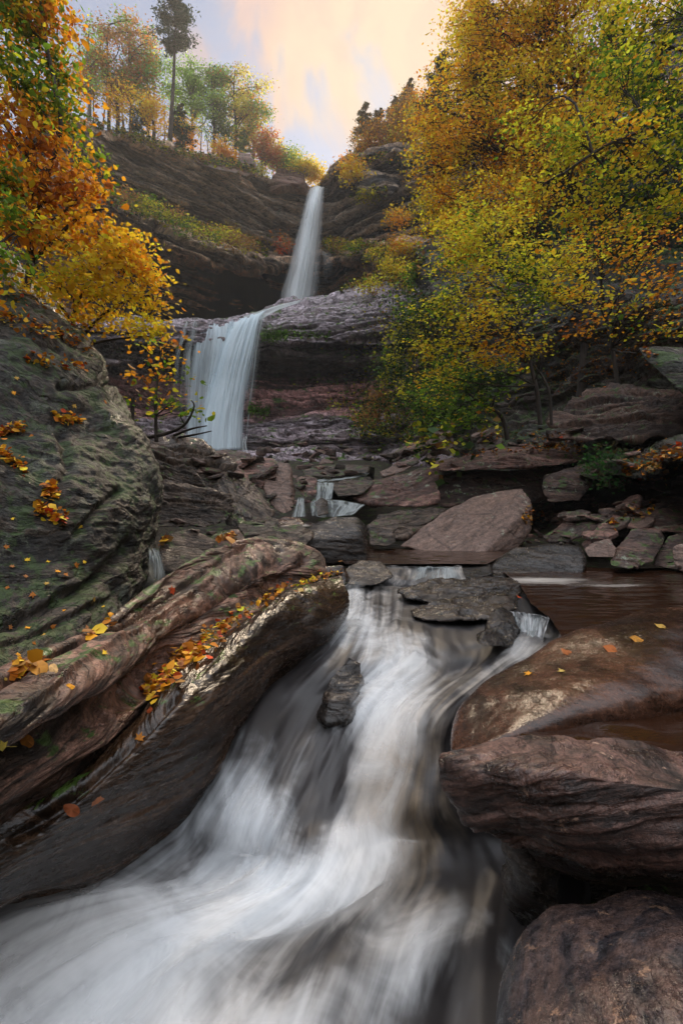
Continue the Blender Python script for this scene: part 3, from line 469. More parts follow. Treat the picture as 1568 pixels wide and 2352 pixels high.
 ('boulder', 'red', 'layered red rock beside the lip of the upper waterfall', [(628, 402, 57), (640, 388, 58), (690, 385, 58.5), (700, 400, 58), (690, 420, 57), (650, 425, 56.5), (670, 405, 60), (615, 425, 57.5), (610, 445, 57.5), (710, 445, 58.5)], dict(k=20, a_bed=1.2)),
]
for nm, mt, lab, pts, op in RK:
    op = dict(op); op['k'] = op['k'] * (2.2 if nm == 'rock_slab' else 1.7); op.setdefault('a_big', .4); op['lvl'] = 6
    hullrock(nm, pts, M[mt], lab, 'slab' if nm == 'rock_slab' else 'boulder', **op)
# overhanging buttress right of the lip
hullrock('rock_outcrop', [(795, 420, 55), (800, 375, 56.5), (830, 352, 57), (880, 350, 57), (905, 375, 56), (930, 420, 54), (900, 450, 53), (840, 440, 53.5), (860, 400, 53.5), (870, 400, 60), (820, 400, 60), (930, 380, 58)], M['cliff'],
         'rounded overhanging buttress of rock right of the upper waterfall lip', 'outcrop', k=12, lvl=6, a_bed=1.0, a_big=1.0)
# loose stones filling the stream bed and banks
def loose():
    r = random.Random(5)
    NM = ['below the dark layered outcrop', 'around the tall pale upright block', 'beside the tan tilted slab', 'below the leaning trunk', 'under the plank shaped slab', 'on the leaf strewn upper right bank', 'behind the long flat slab', 'along the right shore of the brown pool', 'behind the pink ridged boulder', 'above the small cascades', 'at the foot of the wet lower ledge']
    zones = [((430, 700, 1050, 1130), 12, 26), ((620, 720, 1080, 1200), 14, 14), ((1215, 1300, 1165, 1250), 10, 12), ((850, 1080, 985, 1070), 22, 22), ((1220, 1420, 1150, 1260), 20, 14), ((1340, 1568, 1030, 1180), 22, 20),
             ((1180, 1330, 985, 1040), 12, 20), ((1400, 1568, 1290, 1325), 10, 12), ((380, 640, 1190, 1260), 10, 14), ((700, 860, 1050, 1090), 10, 16), ((590, 880, 1020, 1065), 22, 18)]
    CN = {'red': 'pinkish', 'reddark': 'brown red', 'slab': 'pale tan', 'dark': 'dark'}
    for zi, ((a, b, c, d), n, s) in enumerate(zones):
        for i in range(n):
            u = r.uniform(a, b); v = r.uniform(c, d)
            pos, nrm = hit(u, v)
            if pos is None: continue
            Y = pos[1]; m = s * r.uniform(.5, 1.3) * Y / F; ctr = np.array(pos) + np.array((0, .0, m * .12))
            th = r.uniform(.35, .8); an = r.uniform(-.7, .7); ps = []
            for q in range(11):
                x, y, z = r.uniform(-1, 1), r.uniform(-1, 1), r.uniform(-1, 1) * th
                x *= 1.35; ps.append(ctr + m * .75 * np.array((x * math.cos(an) - z * math.sin(an), y, x * math.sin(an) * .5 + z * math.cos(an))))
            mt = r.choice(['red', 'reddark', 'slab', 'dark', 'reddark'])
            o = hullrock('stone', ps, M[mt], 'loose ' + CN[mt] + ' stone ' + NM[zi], 'stone', 'loose ' + CN[mt] + ' stones ' + NM[zi], k=26, lvl=4, raw=True)
_dg = [None]
def refresh(): bpy.context.view_layer.update(); _dg[0] = bpy.context.evaluated_depsgraph_get()
def hit(u, v, org=(0, 0, 0)):
    d = Vector(((u - 784) / F, 1, (1176 - v) / F)).normalized()
    ok, loc, nrm, idx, ob, mt = S.ray_cast(_dg[0], Vector(org), d)
    return (loc, nrm) if ok else (None, None)
def jumble():
    r = random.Random(77)
    NM = ['under the plank shaped slab', 'on the upper right bank', 'behind the long flat slab', 'below the leaning trunk', 'at the right end of the shaded block', 'below the dark layered outcrop']
    for zi, ((a, b, c, d), n) in enumerate((((1230, 1500, 1150, 1250), 12), ((1350, 1568, 1030, 1130), 9), ((1040, 1240, 1000, 1050), 6), ((880, 1040, 985, 1060), 6), ((1180, 1330, 1170, 1240), 4), ((430, 640, 1060, 1120), 5))):
        for i in range(n):
            u, v = r.uniform(a, b), r.uniform(c, d); pos, nr_ = hit(u, v)
            if pos is None: continue
            m = r.uniform(16, 38) * pos[1] / F; an = r.uniform(.15, .9) * (1 if r.random() < .75 else -1); ca, sa = math.cos(an), math.sin(an); ps = []
            for q in range(7):
                th = q * .9 + r.uniform(-.2, .2); x, y = math.cos(th) * r.uniform(.8, 1.3), math.sin(th) * r.uniform(.6, 1)
                for z in (-.13, .13): ps.append(np.array(pos) + np.array((0, 0, m * .15)) + m * np.array((x * ca - z * sa, y, x * sa * .8 + z * ca + y * .25)))
            hullrock('stone', ps, M[r.choice(['red', 'reddark', 'slab', 'reddark'])], 'flat broken slab tilted ' + NM[zi], 'stone', 'broken slabs ' + NM[zi], k=60, lvl=4, raw=True, a_bed=.4)
refresh(); jumble(); refresh(); loose(); refresh()

# ------------------------------------------------------------------ water
def flow_mat(name, sx, sy, dark, white, tan, rough0=.12, alpha=False, contrast=.9, bias=0., amax=1., trans=0., blot=0.):
    m, n, l = newmat(name); out = N(n, 'ShaderNodeOutputMaterial'); b = N(n, 'ShaderNodeBsdfPrincipled')
    uv = N(n, 'ShaderNodeUVMap').outputs[0] if False else attr(n, 'fuv').outputs['Vector']
    fo = attr(n, 'foam').outputs['Fac']; ta = attr(n, 'tan').outputs['Fac']
    s1 = noise(n, l, scaled(n, l, uv, (sx, sy, 1)), 1, 5, .6, .15); s2 = noise(n, l, scaled(n, l, uv, (sx * .28, sy * .6, 1), (4, 2, 0)), 1, 3, .5, .3)
    s3 = noise(n, l, scaled(n, l, uv, (sx * 3.2, sy * .8, 1), (7, 1, 0)), 1, 2, .5)
    s = math2(n, l, 'ADD', math2(n, l, 'ADD', math2(n, l, 'MULTIPLY', s1, .42), math2(n, l, 'MULTIPLY', s2, .43)), math2(n, l, 'MULTIPLY', s3, .15))
    f = math2(n, l, 'ADD', fo, math2(n, l, 'MULTIPLY', math2(n, l, 'SUBTRACT', s, .5), contrast * 2)); f = math2(n, l, 'ADD', f, bias)
    if blot:
        tcg = N(n, 'ShaderNodeTexCoord').outputs['Object']
        f = math2(n, l, 'ADD', f, math2(n, l, 'MULTIPLY', math2(n, l, 'SUBTRACT', noise(n, l, tcg, 3.2, 4, .6, .8), .5), blot))
    f = rmap(n, l, f, 0, 1.0)
    wcol = mixc(n, l, ta, white, tan)
    if alpha:
        b.inputs['Base Color'].default_value = (*white, 1); l.new(wcol, b.inputs['Base Color']); b.inputs['Roughness'].default_value = .6
        b.inputs['Specular IOR Level'].default_value = .1
        sh = b.outputs[0]
        if trans:
            t = N(n, 'ShaderNodeBsdfTranslucent'); l.new(wcol, t.inputs[0]); x = N(n, 'ShaderNodeMixShader'); x.inputs[0].default_value = trans
            l.new(sh, x.inputs[1]); l.new(t.outputs[0], x.inputs[2]); sh = x.outputs[0]
        tr = N(n, 'ShaderNodeBsdfTransparent'); x = N(n, 'ShaderNodeMixShader'); ed = attr(n, 'edge').outputs['Fac']
        l.new(math2(n, l, 'MULTIPLY', math2(n, l, 'MULTIPLY', f, ed), amax), x.inputs[0]); l.new(tr.outputs[0], x.inputs[1]); l.new(sh, x.inputs[2]); l.new(x.outputs[0], out.inputs[0])
    else:
        l.new(mixc(n, l, f, dark, wcol), b.inputs['Base Color']); l.new(rmap(n, l, f, 0, .6, rough0, .55), b.inputs['Roughness'])
        bp = N(n, 'ShaderNodeBump'); bp.inputs['Strength'].default_value = .15; bp.inputs['Distance'].default_value = .02
        l.new(s, bp.inputs['Height']); l.new(bp.outputs[0], b.inputs['Normal']); l.new(b.outputs[0], out.inputs[0])
    return m
WH = (.76, .80, .84); TAN = (.52, .38, .24)
M['flow'] = flow_mat('rushing_water', 24, 3.0, (.034, .030, .030), WH, TAN, rough0=.5, contrast=1.25, blot=1.1)
M['veil'] = flow_mat('silky_spray', 15, 2.8, (0, 0, 0), (.88, .90, .92), (.55, .43, .3), alpha=True, contrast=1.2, bias=-.26, amax=.7, blot=1.3)
M['fall'] = flow_mat('waterfall_curtain', 15, .9, (0, 0, 0), (.80, .92, .98), (.6, .5, .4), alpha=True, contrast=1.1, bias=.1, amax=.97, trans=.35)
M['fallwhite'] = flow_mat('upper_waterfall_curtain', 13, .8, (0, 0, 0), (.92, .96, .98), (.6, .5, .4), alpha=True, contrast=1.1, bias=.25, amax=.97, trans=.4)
M['fallthin'] = flow_mat('thin_waterfall', 12, 1.6, (0, 0, 0), (.74, .80, .80), (.6, .5, .4), alpha=True, contrast=1.4, bias=-.12, amax=.9, trans=.35)
def pool_mat(name, c, foamc=(.5, .45, .4)):
    m, n, l = newmat(name); out = N(n, 'ShaderNodeOutputMaterial'); b = N(n, 'ShaderNodeBsdfPrincipled'); l.new(b.outputs[0], out.inputs[0])
    rc = attr(n, 'rc').outputs['Vector']; fo = attr(n, 'foam').outputs['Fac']
    a = noise(n, l, scaled(n, l, rc, (.8, 3.2, 1)), 2.2, 5, .6, .5); f = rmap(n, l, math2(n, l, 'ADD', fo, math2(n, l, 'MULTIPLY', math2(n, l, 'SUBTRACT', a, .5), 1.0)), .25, .95)
    l.new(mixc(n, l, f, c, foamc), b.inputs['Base Color']); l.new(rmap(n, l, f, 0, .5, .07, .5), b.inputs['Roughness'])
    bp = N(n, 'ShaderNodeBump'); bp.inputs['Strength'].default_value = .25; bp.inputs['Distance'].default_value = .03
    l.new(a, bp.inputs['Height']); l.new(bp.outputs[0], b.inputs['Normal']); return m
M['pool'] = pool_mat('brown_pool_water', (.03, .012, .006))
def flowsheet(name, G3, foam, tan, mat, nr, nc, off=0., amp=.02, seed=0., edge=None, label=None, spx=6, fq=(5, 14)):
    G = surf(np.array(G3), nr, nc); fo = np.clip(surf(np.array(foam)[:, :, None], nr, nc)[:, :, 0], -.5, 1.5); ta = np.clip(surf(np.array(tan)[:, :, None], nr, nc)[:, :, 0], 0, 1)
    n = gnorm(G); c = G.reshape(-1, 3); n = n.reshape(-1, 3)
    if -(c * n).sum(1).mean() < 0: n = -n
    vv, uu = np.meshgrid(np.linspace(0, 1, nr), np.linspace(0, 1, nc), indexing='ij'); uu = uu.ravel(); vv = vv.ravel()
    q = np.stack((uu * fq[1], vv * fq[0], uu * 0 + seed), 1)
    d = off + amp * (fbm(q, 3) + .5 * fbm(q * (2.5, .6, 1) + 5, 2))
    V = c + n * d[:, None]
    warp = .03 * fbm(np.stack((uu * 4, vv * 3, uu * 0 + 2.2 + seed), 1), 2)
    ed = np.ones(len(uu)) if edge is None else np.clip(np.minimum(uu, 1 - uu) / edge[0], 0, 1) * np.clip(vv / edge[1], 0, 1) * np.clip((1 - vv) / edge[2], 0, 1)
    o = mk(name, V, gridf(nr, nc), mat, attrs={'fuv': np.stack((uu + warp, vv, uu * 0 + seed), 1), 'foam': fo.ravel(), 'tan': ta.ravel(), 'edge': ed})
    setp(o, label, None, None, 'structure'); return o
def cascade():
    Zr = [-.86, -.90, -.94, -1.02, -1.14, -1.30, -1.44, -1.54, -1.59, -1.64, -1.68]
    R = [[(760, 1352), (800, 1350), (860, 1345), (940, 1345), (1060, 1345), (1180, 1345), (1260, 1350)],
         [(740, 1425), (800, 1418), (855, 1408), (930, 1420), (1040, 1440), (1200, 1440), (1290, 1440)],
         [(700, 1480), (770, 1470), (838, 1450), (930, 1462), (1060, 1488), (1190, 1490), (1280, 1485)],
         [(590, 1545), (690, 1540), (800, 1528), (930, 1520), (1040, 1545), (1130, 1540), (1220, 1530)],
         [(500, 1630), (610, 1615), (730, 1620), (840, 1610), (930, 1630), (1010, 1640), (1100, 1640)],
         [(440, 1750), (545, 1745), (660, 1745), (770, 1740), (870, 1745), (985, 1740), (1080, 1740)],
         [(370, 1865), (475, 1865), (600, 1885), (720, 1880), (840, 1860), (980, 1850), (1100, 1850)],
         [(290, 1950), (415, 1960), (560, 1985), (690, 1990), (830, 1960), (1010, 1930), (1180, 1930)],
         [(120, 2040), (290, 2050), (460, 2080), (620, 2090), (800, 2060), (1010, 2030), (1230, 2030)],
         [(-300, 2120), (-20, 2140), (250, 2170), (500, 2180), (730, 2180), (980, 2160), (1240, 2150)],
         [(-600, 2330), (-200, 2350), (150, 2390), (450, 2400), (720, 2400), (980, 2380), (1260, 2350)],
         [(-600, 2650), (-200, 2650), (100, 2680), (400, 2700), (700, 2700), (980, 2650), (1260, 2600)]]
    Zr.append(-1.7)
    R[8] = [(60, 2040), (240, 2055), (430, 2080), (610, 2090), (800, 2060), (1010, 2030), (1230, 2030)]
    R[9] = [(-500, 2110), (-200, 2140), (100, 2180), (400, 2200), (680, 2190), (960, 2160), (1220, 2150)]
    R[10] = [(-1100, 2260), (-650, 2310), (-220, 2370), (190, 2400), (550, 2400), (900, 2380), (1220, 2350)]
    R[11] = [(-1500, 2500), (-950, 2550), (-450, 2620), (50, 2700), (480, 2700), (880, 2650), (1220, 2600)]
    bump = np.array([[0, 0, 0, 0, 0, 0, 0], [0, 0, .02, .02, 0, 0, 0], [0, .0, .04, .03, 0, 0, 0], [-.03, -.02, .04, .06, -.02, .02, 0], [-.03, 0, -.03, .06, .06, .06, 0], [0, .06, .02, .0, .08, .05, 0],
                     [-.03, .03, .04, -.02, .03, .05, 0], [-.02, 0, .01, .015, .015, -.02, -.03], [-.01, .0, .0, .0, .0, -.03, -.04], [0, .03, .04, .03, -.03, .02, 0], [0, 0, .02, .01, .01, .0, 0], [0] * 7])
    foam = None
    G = [[PZ(u, v, z + bump[i][j]) for j, (u, v) in enumerate(r)] for i, (r, z) in enumerate(zip(R, Zr))]
    lipc = [(1205, 1341), (1235, 1388), (1283, 1424), (1310, 1500), (1260, 1600)]
    for i, r in enumerate(G): r.append(PZ(*lipc[i], -.812) if i < 5 else r[-1] + np.array((.25, .05, -.05)))
    foam = [[.5, .55, .5, .5, .4, .3, .2], [.6, .72, .55, .4, .2, .25, .3], [.4, .5, .75, .45, .25, .5, .4], [.05, .2, .5, .7, .45, .45, .3], [.05, .1, .0, .55, .7, .42, .2], [.25, .3, .3, .1, .62, .35, .1],
            [.30, .45, .48, .1, .5, .30, .2], [.2, .3, .45, .55, .75, .2, -.1], [.4, .62, .85, .85, .8, .2, .0], [.55, .62, .8, .75, .1, .4, .0], [.45, .62, .75, .68, .45, .15, -.1], [.5, .6, .7, .6, .4, .1, -.1]]
    tan = [[.4, .3, .5, .6, .6, .6, .6], [.2, .2, .3, .5, .7, .6, .6], [.1, .1, .1, .4, .6, .5, .6], [0, .0, .1, .2, .6, .6, .7], [0, 0, 0, .1, .4, .7, .8], [0, 0, 0, .2, .7, .9, .8], [0, 0, 0, .1, .7, 1, .6], [0, 0, .0, .0, .5, 1, .6], [.2, .2, .3, .0, .3, 1, .3], [.3, .4, .4, .1, .5, .3, 0], [.2, .35, .25, .2, .1, 0, 0], [.2, .3, .2, .2, .1, 0, 0]]
    foam = np.array(foam); foam = foam * 1.5 - .50; foam[9:] += .30; foam[8:, 4:] -= .06; foam[4:8, :4] += .22; foam[6:9, 1:4] += .08; foam[2:5, 4:7] += .16; foam[5:9, 4:6] += .38; foam[9:, 4:7] += .16; foam = np.concatenate((foam, foam[:, -1:] - .1), 1); foam[1:3, -2:] += .15; tan = np.array(tan); tan = np.concatenate((tan, tan[:, -1:]), 1)
    flowsheet('water', G, foam, tan, M['flow'], 420, 420, 0, .038, 1.3, fq=(4.5, 7), label='silky white and tan water rushing down between the boulders')
    f2 = np.array(foam)
    flowsheet('water', G, f2, np.array(tan) * .6, M['veil'], 260, 260, .05, .04, 4.1, edge=(.12, .06, .02), fq=(4, 9), label='soft white spray over the rushing water')
    flowsheet('water', G, f2 - .05, np.array(tan) * .4, M['veil'], 260, 260, .085, .05, 8.7, edge=(.16, .1, .02), fq=(3, 7), label='thin outer spray over the rushing water')
cascade()
def pool(name, poly, Z, mat, foams, nx=200, amp=.012, label=None, seed=0.):
    """level water filling a quad given by its four plan corners"""
    G = surf(np.array(poly), nx, nx, True, True); p = G.reshape(-1, 3).copy(); p[:, 2] = Z + amp * fbm(p * (2.5, 6, 1) + seed, 3)
    fo = np.zeros(len(p))
    v = 1176 - p[:, 2] / p[:, 1] * F; u = p[:, 0] / p[:, 1] * F + 784
    for a, b, ru, rv, s in foams: fo += s * np.exp(-((u - a) / ru) ** 2 - ((v - b - (u - a) * 0) / rv) ** 2)
    o = mk(name, p, gridf(nx, nx), mat, attrs={'rc': p, 'foam': fo}); setp(o, label, None, None, 'structure')
pool('pool', [[(a, y, 0), (a + 2.2, y, 0), (b, y, 0)] for y, a, b in ((6.9, 2.2, 14), (5.46, 2.0, 10), (4.25, 1.66, 8), (3.63, 1.57, 7), (2.78, 1.32, 6), (2.1, .86, 5), (1.5, .5, 5))], -.80, M['pool'], [(1240, 1333, 130, 9, .85), (1420, 1345, 130, 6, .5), (1150, 1480, 60, 30, .2), (1180, 1400, 50, 10, .3)], 260, label='brown glossy pool right of the cascade')
pool('pool', [[(-.5, 12.5, 0), (5, 12.5, 0)], [(.05, 6.32, 0), (1.9, 6.32, 0)]], -.68, M['pool'], [(950, 1275, 100, 5, .15)], 160, label='small brown pool in front of the tan slab')
def sheet(pts, foam, mat, label, nr=60, nc=80, edge=(.1, .05, .06), tan=0., amp=.02, seed=1., off=0, name='water', fq=(3, 6)):
    G = [[q if isinstance(q, np.ndarray) else P(*q) for q in r] for r in pts]; a = np.array(G)
    return flowsheet(name, G, np.full(a.shape[:2], foam), np.full(a.shape[:2], tan), mat, nr, nc, off, amp, seed, edge, label, fq=fq)
def small_falls():
    # lip of the small upper pool spilling into the cascade
    sheet([[PZ(u, 1300 + d, -.675) for u, d in ((800, 0), (900, 0), (980, 2), (1060, 0))], [PZ(u, 1306 + d, -.70) for u, d in ((800, 0), (900, 0), (980, 0), (1060, 0))], [PZ(u, 1332, -.80) for u in (795, 895, 975, 1070)], [PZ(u, 1350, -.88) for u in (780, 885, 970, 1080)]], .12, M['flow'], 'bronze sheet of water spilling over the rim of the small pool', tan=.55, edge=None)
    sheet([[PZ(u, 1302, -.66) for u in (950, 985, 1020, 1050)], [PZ(u, 1308, -.69) for u in (945, 980, 1025, 1055)], [PZ(u, 1345, -.86) for u in (925, 975, 1030, 1060)]], .6, M['fallthin'], 'white streaks over the rim of the small pool', edge=(.25, .25, .2))
    # spill of the brown pool round the copper stone
    sheet([[PZ(u, v, -.79) for u, v in ((1165, 1402), (1200, 1408), (1235, 1412), (1262, 1420))], [PZ(u, v, -.82) for u, v in ((1165, 1412), (1200, 1420), (1235, 1422), (1258, 1432))], [PZ(u, v, -.93) for u, v in ((1165, 1450), (1200, 1462), (1225, 1468), (1245, 1475))], [PZ(u, v, -1.0) for u, v in ((1160, 1490), (1195, 1495), (1215, 1500), (1230, 1500))]], .3, M['flow'], 'little dark spill of the brown pool beside the copper stone', tan=.2, edge=None)
    sheet([[PZ(u, v, -.78) for u, v in ((1170, 1402), (1205, 1408), (1258, 1416))], [PZ(u, v, -.90) for u, v in ((1172, 1445), (1200, 1455), (1240, 1460))], [PZ(u, v, -.98) for u, v in ((1165, 1492), (1195, 1495), (1225, 1497))]], .48, M['fallthin'], 'white threads of the little spill beside the copper stone', edge=(.25, .25, .2))
    sheet([[P(880, 1396, 4.75), P(940, 1398, 4.7)], [P(875, 1410, 4.5), P(940, 1412, 4.45)], [P(870, 1428, 4.25), P(938, 1430, 4.2)]], .5, M['fallthin'], 'short white step left of the lower layered rock')
    # right trickle in the front dark gap on the left
    sheet([[(338, 1255, 4.75), (352, 1258, 4.7), (366, 1262, 4.7)], [(340, 1290, 4.6), (356, 1290, 4.55), (376, 1295, 4.55)], [(338, 1345, 4.6), (358, 1345, 4.5), (385, 1345, 4.5)]], .75, M['fallthin'], 'narrow bluish trickle between the mossy boulder and the brown boulder', edge=(.3, .2, .3))
    # upper small cascades
    A = 'white water stepping down the small cascades'
    sheet([[(800, 1072, 15), (830, 1075, 15), (850, 1080, 15)], [(740, 1094, 13.2), (790, 1094, 13), (835, 1092, 13)], [(720, 1104, 12.6), (750, 1106, 12.4), (785, 1102, 12.4)]], .62, M['fallthin'], A, edge=(.15, .15, .05))
    sheet([[(795, 1078, 14.6), (830, 1080, 14.4), (850, 1086, 14.2)], [(770, 1094, 13), (800, 1094, 13), (840, 1095, 13)]], .62, M['fallthin'], A)
    sheet([[(720, 1106, 12), (745, 1108, 11.9), (768, 1108, 11.9)], [(722, 1122, 11.5), (745, 1122, 11.4), (766, 1122, 11.4)], [(722, 1147, 11.2), (742, 1147, 11.1), (762, 1147, 11.1)]], .62, M['fallthin'], A, edge=(.12, .1, .02))
    sheet([[(718, 1146, 11), (750, 1146, 10.9), (800, 1152, 10.9), (840, 1160, 10.9)], [(712, 1160, 10.3), (750, 1162, 10.1), (795, 1165, 10.1), (828, 1168, 10.2)], [(715, 1186, 9.9), (748, 1188, 9.7), (780, 1186, 9.7), (812, 1182, 9.9)]], .62, M['fallthin'], A, edge=(.1, .1, .02))
    sheet([[(682, 1142, 10.4), (700, 1142, 10.4)], [(678, 1162, 9.9), (700, 1162, 9.8)], [(668, 1188, 9.6), (702, 1188, 9.4)]], .62, M['fallthin'], 'narrow left thread of the small cascades', edge=(.3, .2, .05))
    pool('pool', [[(-1.6, 9.9, 0), (.1, 9.9, 0)], [(-1.3, 7.4, 0), (-.35, 7.4, 0)]], -.22, M['pool'], [(665, 1205, 30, 6, .9), (650, 1190, 20, 5, .4), (690, 1208, 30, 5, .7)], 80, label='foaming basin below the small cascades')
    pool('pool', [[(-1.2, 21, 0), (1.4, 21, 0)], [(-.9, 14.2, 0), (.95, 13.8, 0)]], 1.28, M['pool'], [], 60, label='shallow water above the small cascades')
    for (u, v, w, h, y) in ((548, 1122, 20, 10, 10.2), (600, 1150, 26, 9, 10)): pass
small_falls()
def big_falls():
    L = 'tall narrow white upper waterfall dropping from the notch in the cliff'
    top = [(717, 428, 59.6), (728, 424, 59.4), (741, 428, 59.6)]
    rows = [[(716, 432, 59.0), (730, 428, 59.0), (744, 432, 59.0)], [(712, 437, 55.8), (726, 433, 57.1), (740, 437, 55.8)], [(703, 470, 54.4), (718, 470, 54.0), (737, 470, 54.4)], [(689, 530, 53.6), (706, 530, 53.0), (731, 530, 53.6)], [(672, 600, 52.8), (692, 600, 52.0), (723, 600, 52.8)], [(655, 665, 52.3), (678, 665, 51.4), (716, 665, 52.3)], [(648, 706, 51.8), (672, 706, 50.8), (709, 706, 51.8)]]
    def wall(f, name='waterfall', mat='fallwhite', foam=.5, dy=0, edge=(.22, .015, .02), label=L, seed=1., amp=.15):
        return sheet([[P(u0 + (u - u0) * f, v, y + dy) for (u, v, y) in r for u0 in (r[1][0],)] for r in rows], foam, M[mat], label, 220, 70, edge, 0, amp, seed, 0, name, (3, 7))
    wall(1.45, foam=.5, label='misty fringe of the upper waterfall', dy=.4, edge=(.5, .02, .02)); wall(.7, foam=1.5, dy=-.6, seed=11., edge=(.45, .02, .02)); wall(1.1, foam=.8, dy=-.3, seed=5., edge=(.42, .02, .02))
    sheet([[(715, 565, 54), (728, 575, 53.6), (745, 578, 53.5)], [(716, 592, 53.2), (735, 590, 53), (762, 588, 53)], [(720, 650, 52.5), (738, 650, 52.3), (762, 640, 52.4)]], .30, M['fallthin'], 'faint side threads right of the upper waterfall', 80, 40, (.2, .1, .5), name='waterfall', amp=.1)
    # ramp carrying the stream to the lower lip
    sheet([[(700, 686, 43.5), (690, 695, 43)], [(640, 700, 42), (640, 712, 41)], [(600, 712, 40.6), (590, 738, 39)], [(560, 725, 40), (550, 742, 38.6)]], .75, M['fallthin'], 'white stream sliding down the ledge between the two waterfalls', 60, 30, (.12, .1, .03), name='waterfall')
    LL = 'wide lower waterfall fanning over the ledge into the gorge'
    def low(pts, foam, seed, edge, lab=LL, mat='fall'): sheet(pts, foam, M[mat], lab, 200, 150, edge, 0, .16, seed, 0, 'waterfall', (2.2, 9))
    low([[(528, 735, 39.2), (570, 728, 39.4), (616, 708, 40.2)], [(526, 745, 38.2), (565, 740, 38.2), (600, 730, 38.6)], [(502, 800, 37.4), (540, 800, 37), (588, 800, 37.6)], [(480, 880, 37), (520, 880, 36.4), (572, 880, 37)], [(462, 950, 36.6), (508, 950, 35.8), (562, 950, 36.6)], [(452, 1034, 36), (500, 1036, 35), (562, 1034, 36)]], .95, 2., (.2, .02, .03))
    low([[(455, 738, 39.4), (490, 737, 39.4), (535, 736, 39.4)], [(452, 750, 38.2), (490, 750, 38), (538, 748, 38.2)], [(442, 800, 37.4), (482, 800, 37.2), (535, 800, 37.4)], [(430, 900, 37), (468, 900, 36.8), (520, 900, 37)], [(424, 1030, 36.4), (462, 1030, 36.2), (500, 1030, 36.3)]], .62, 6., (.15, .02, .03), 'thinner middle veil of the lower waterfall')
    low([[(426, 738, 38.2), (440, 738, 38.2), (458, 738, 38.2)], [(414, 775, 36.6), (430, 775, 36.6), (452, 775, 36.6)], [(400, 830, 36), (418, 830, 36), (446, 830, 36)], [(394, 960, 35.6), (412, 960, 35.6), (446, 960, 35.6)]], .45, 9., (.2, .03, .35), 'thin left threads of the lower waterfall', 'fallthin')
    low([[(560, 735, 39), (590, 730, 39.2), (618, 716, 39.6)], [(555, 800, 37.8), (580, 800, 37.8), (600, 800, 37.9)], [(540, 920, 37), (565, 920, 37), (585, 920, 37.2)], [(535, 1030, 36.4), (555, 1032, 36.4), (575, 1030, 36.6)]], .32, 12., (.2, .04, .2), 'faint right edge of the lower waterfall', 'fallthin')
    sheet([[(560, 1000, 31.5), (570, 1000, 31.5)], [(556, 1020, 31), (566, 1018, 31)], [(558, 1045, 30), (572, 1045, 30)]], .5, M['fallthin'], 'thin white thread at the foot of the lower waterfall', 40, 16, (.2, .2, .2), name='waterfall')
big_falls()
refresh()

# ------------------------------------------------------------------ trees, shrubs, leaves
Yw = (.84, .52, .03); Or = (.80, .33, .018); Do = (.40, .13, .015); Gr = (.13, .22, .02); Yg = (.60, .52, .03); Dg = (.03, .06, .015); Rd = (.45, .06, .015); Br = (.36, .18, .05); Lg = (.26, .40, .07)
def tube(path, r0, r1, seg=6):
    p = np.array(path, float); n = len(p); t = np.gradient(p, axis=0); t /= np.linalg.norm(t, axis=1)[:, None] + 1e-9
    a = np.cross(t, (.21, .9, .31)); a /= np.linalg.norm(a, axis=1)[:, None] + 1e-9; b = np.cross(t, a)
    r = np.linspace(r0, r1, n); th = np.arange(seg) * 2 * math.pi / seg
    V = p[:, None] + r[:, None, None] * (np.cos(th)[None, :, None] * a[:, None] + np.sin(th)[None, :, None] * b[:, None])
    i = np.arange((n - 1) * seg); k = i // seg; j = i % seg; j2 = (j + 1) % seg
    Fq = np.stack((k * seg + j, k * seg + j2, (k + 1) * seg + j2, (k + 1) * seg + j), 1)
    return V.reshape(-1, 3), Fq
def join(parts):
    V = []; Fc = []; o = 0
    for v, f in parts: V.append(v); Fc.append(f + o); o += len(v)
    return np.concatenate(V), np.concatenate(Fc)
def bend(a, b, n, k, r):
    t = np.linspace(0, 1, n)[:, None]; a = np.array(a); b = np.array(b); L = np.linalg.norm(b - a)
    p = a * (1 - t) + b * t; m = r.normal(size=3) * k * L; m2 = r.normal(size=(n, 3)) * k * L * .12
    p = p + np.sin(t * math.pi) * m + m2 * np.sin(t * math.pi); p[:, 2] += (np.sin(t * math.pi) * L * k * .5)[:, 0]; return p
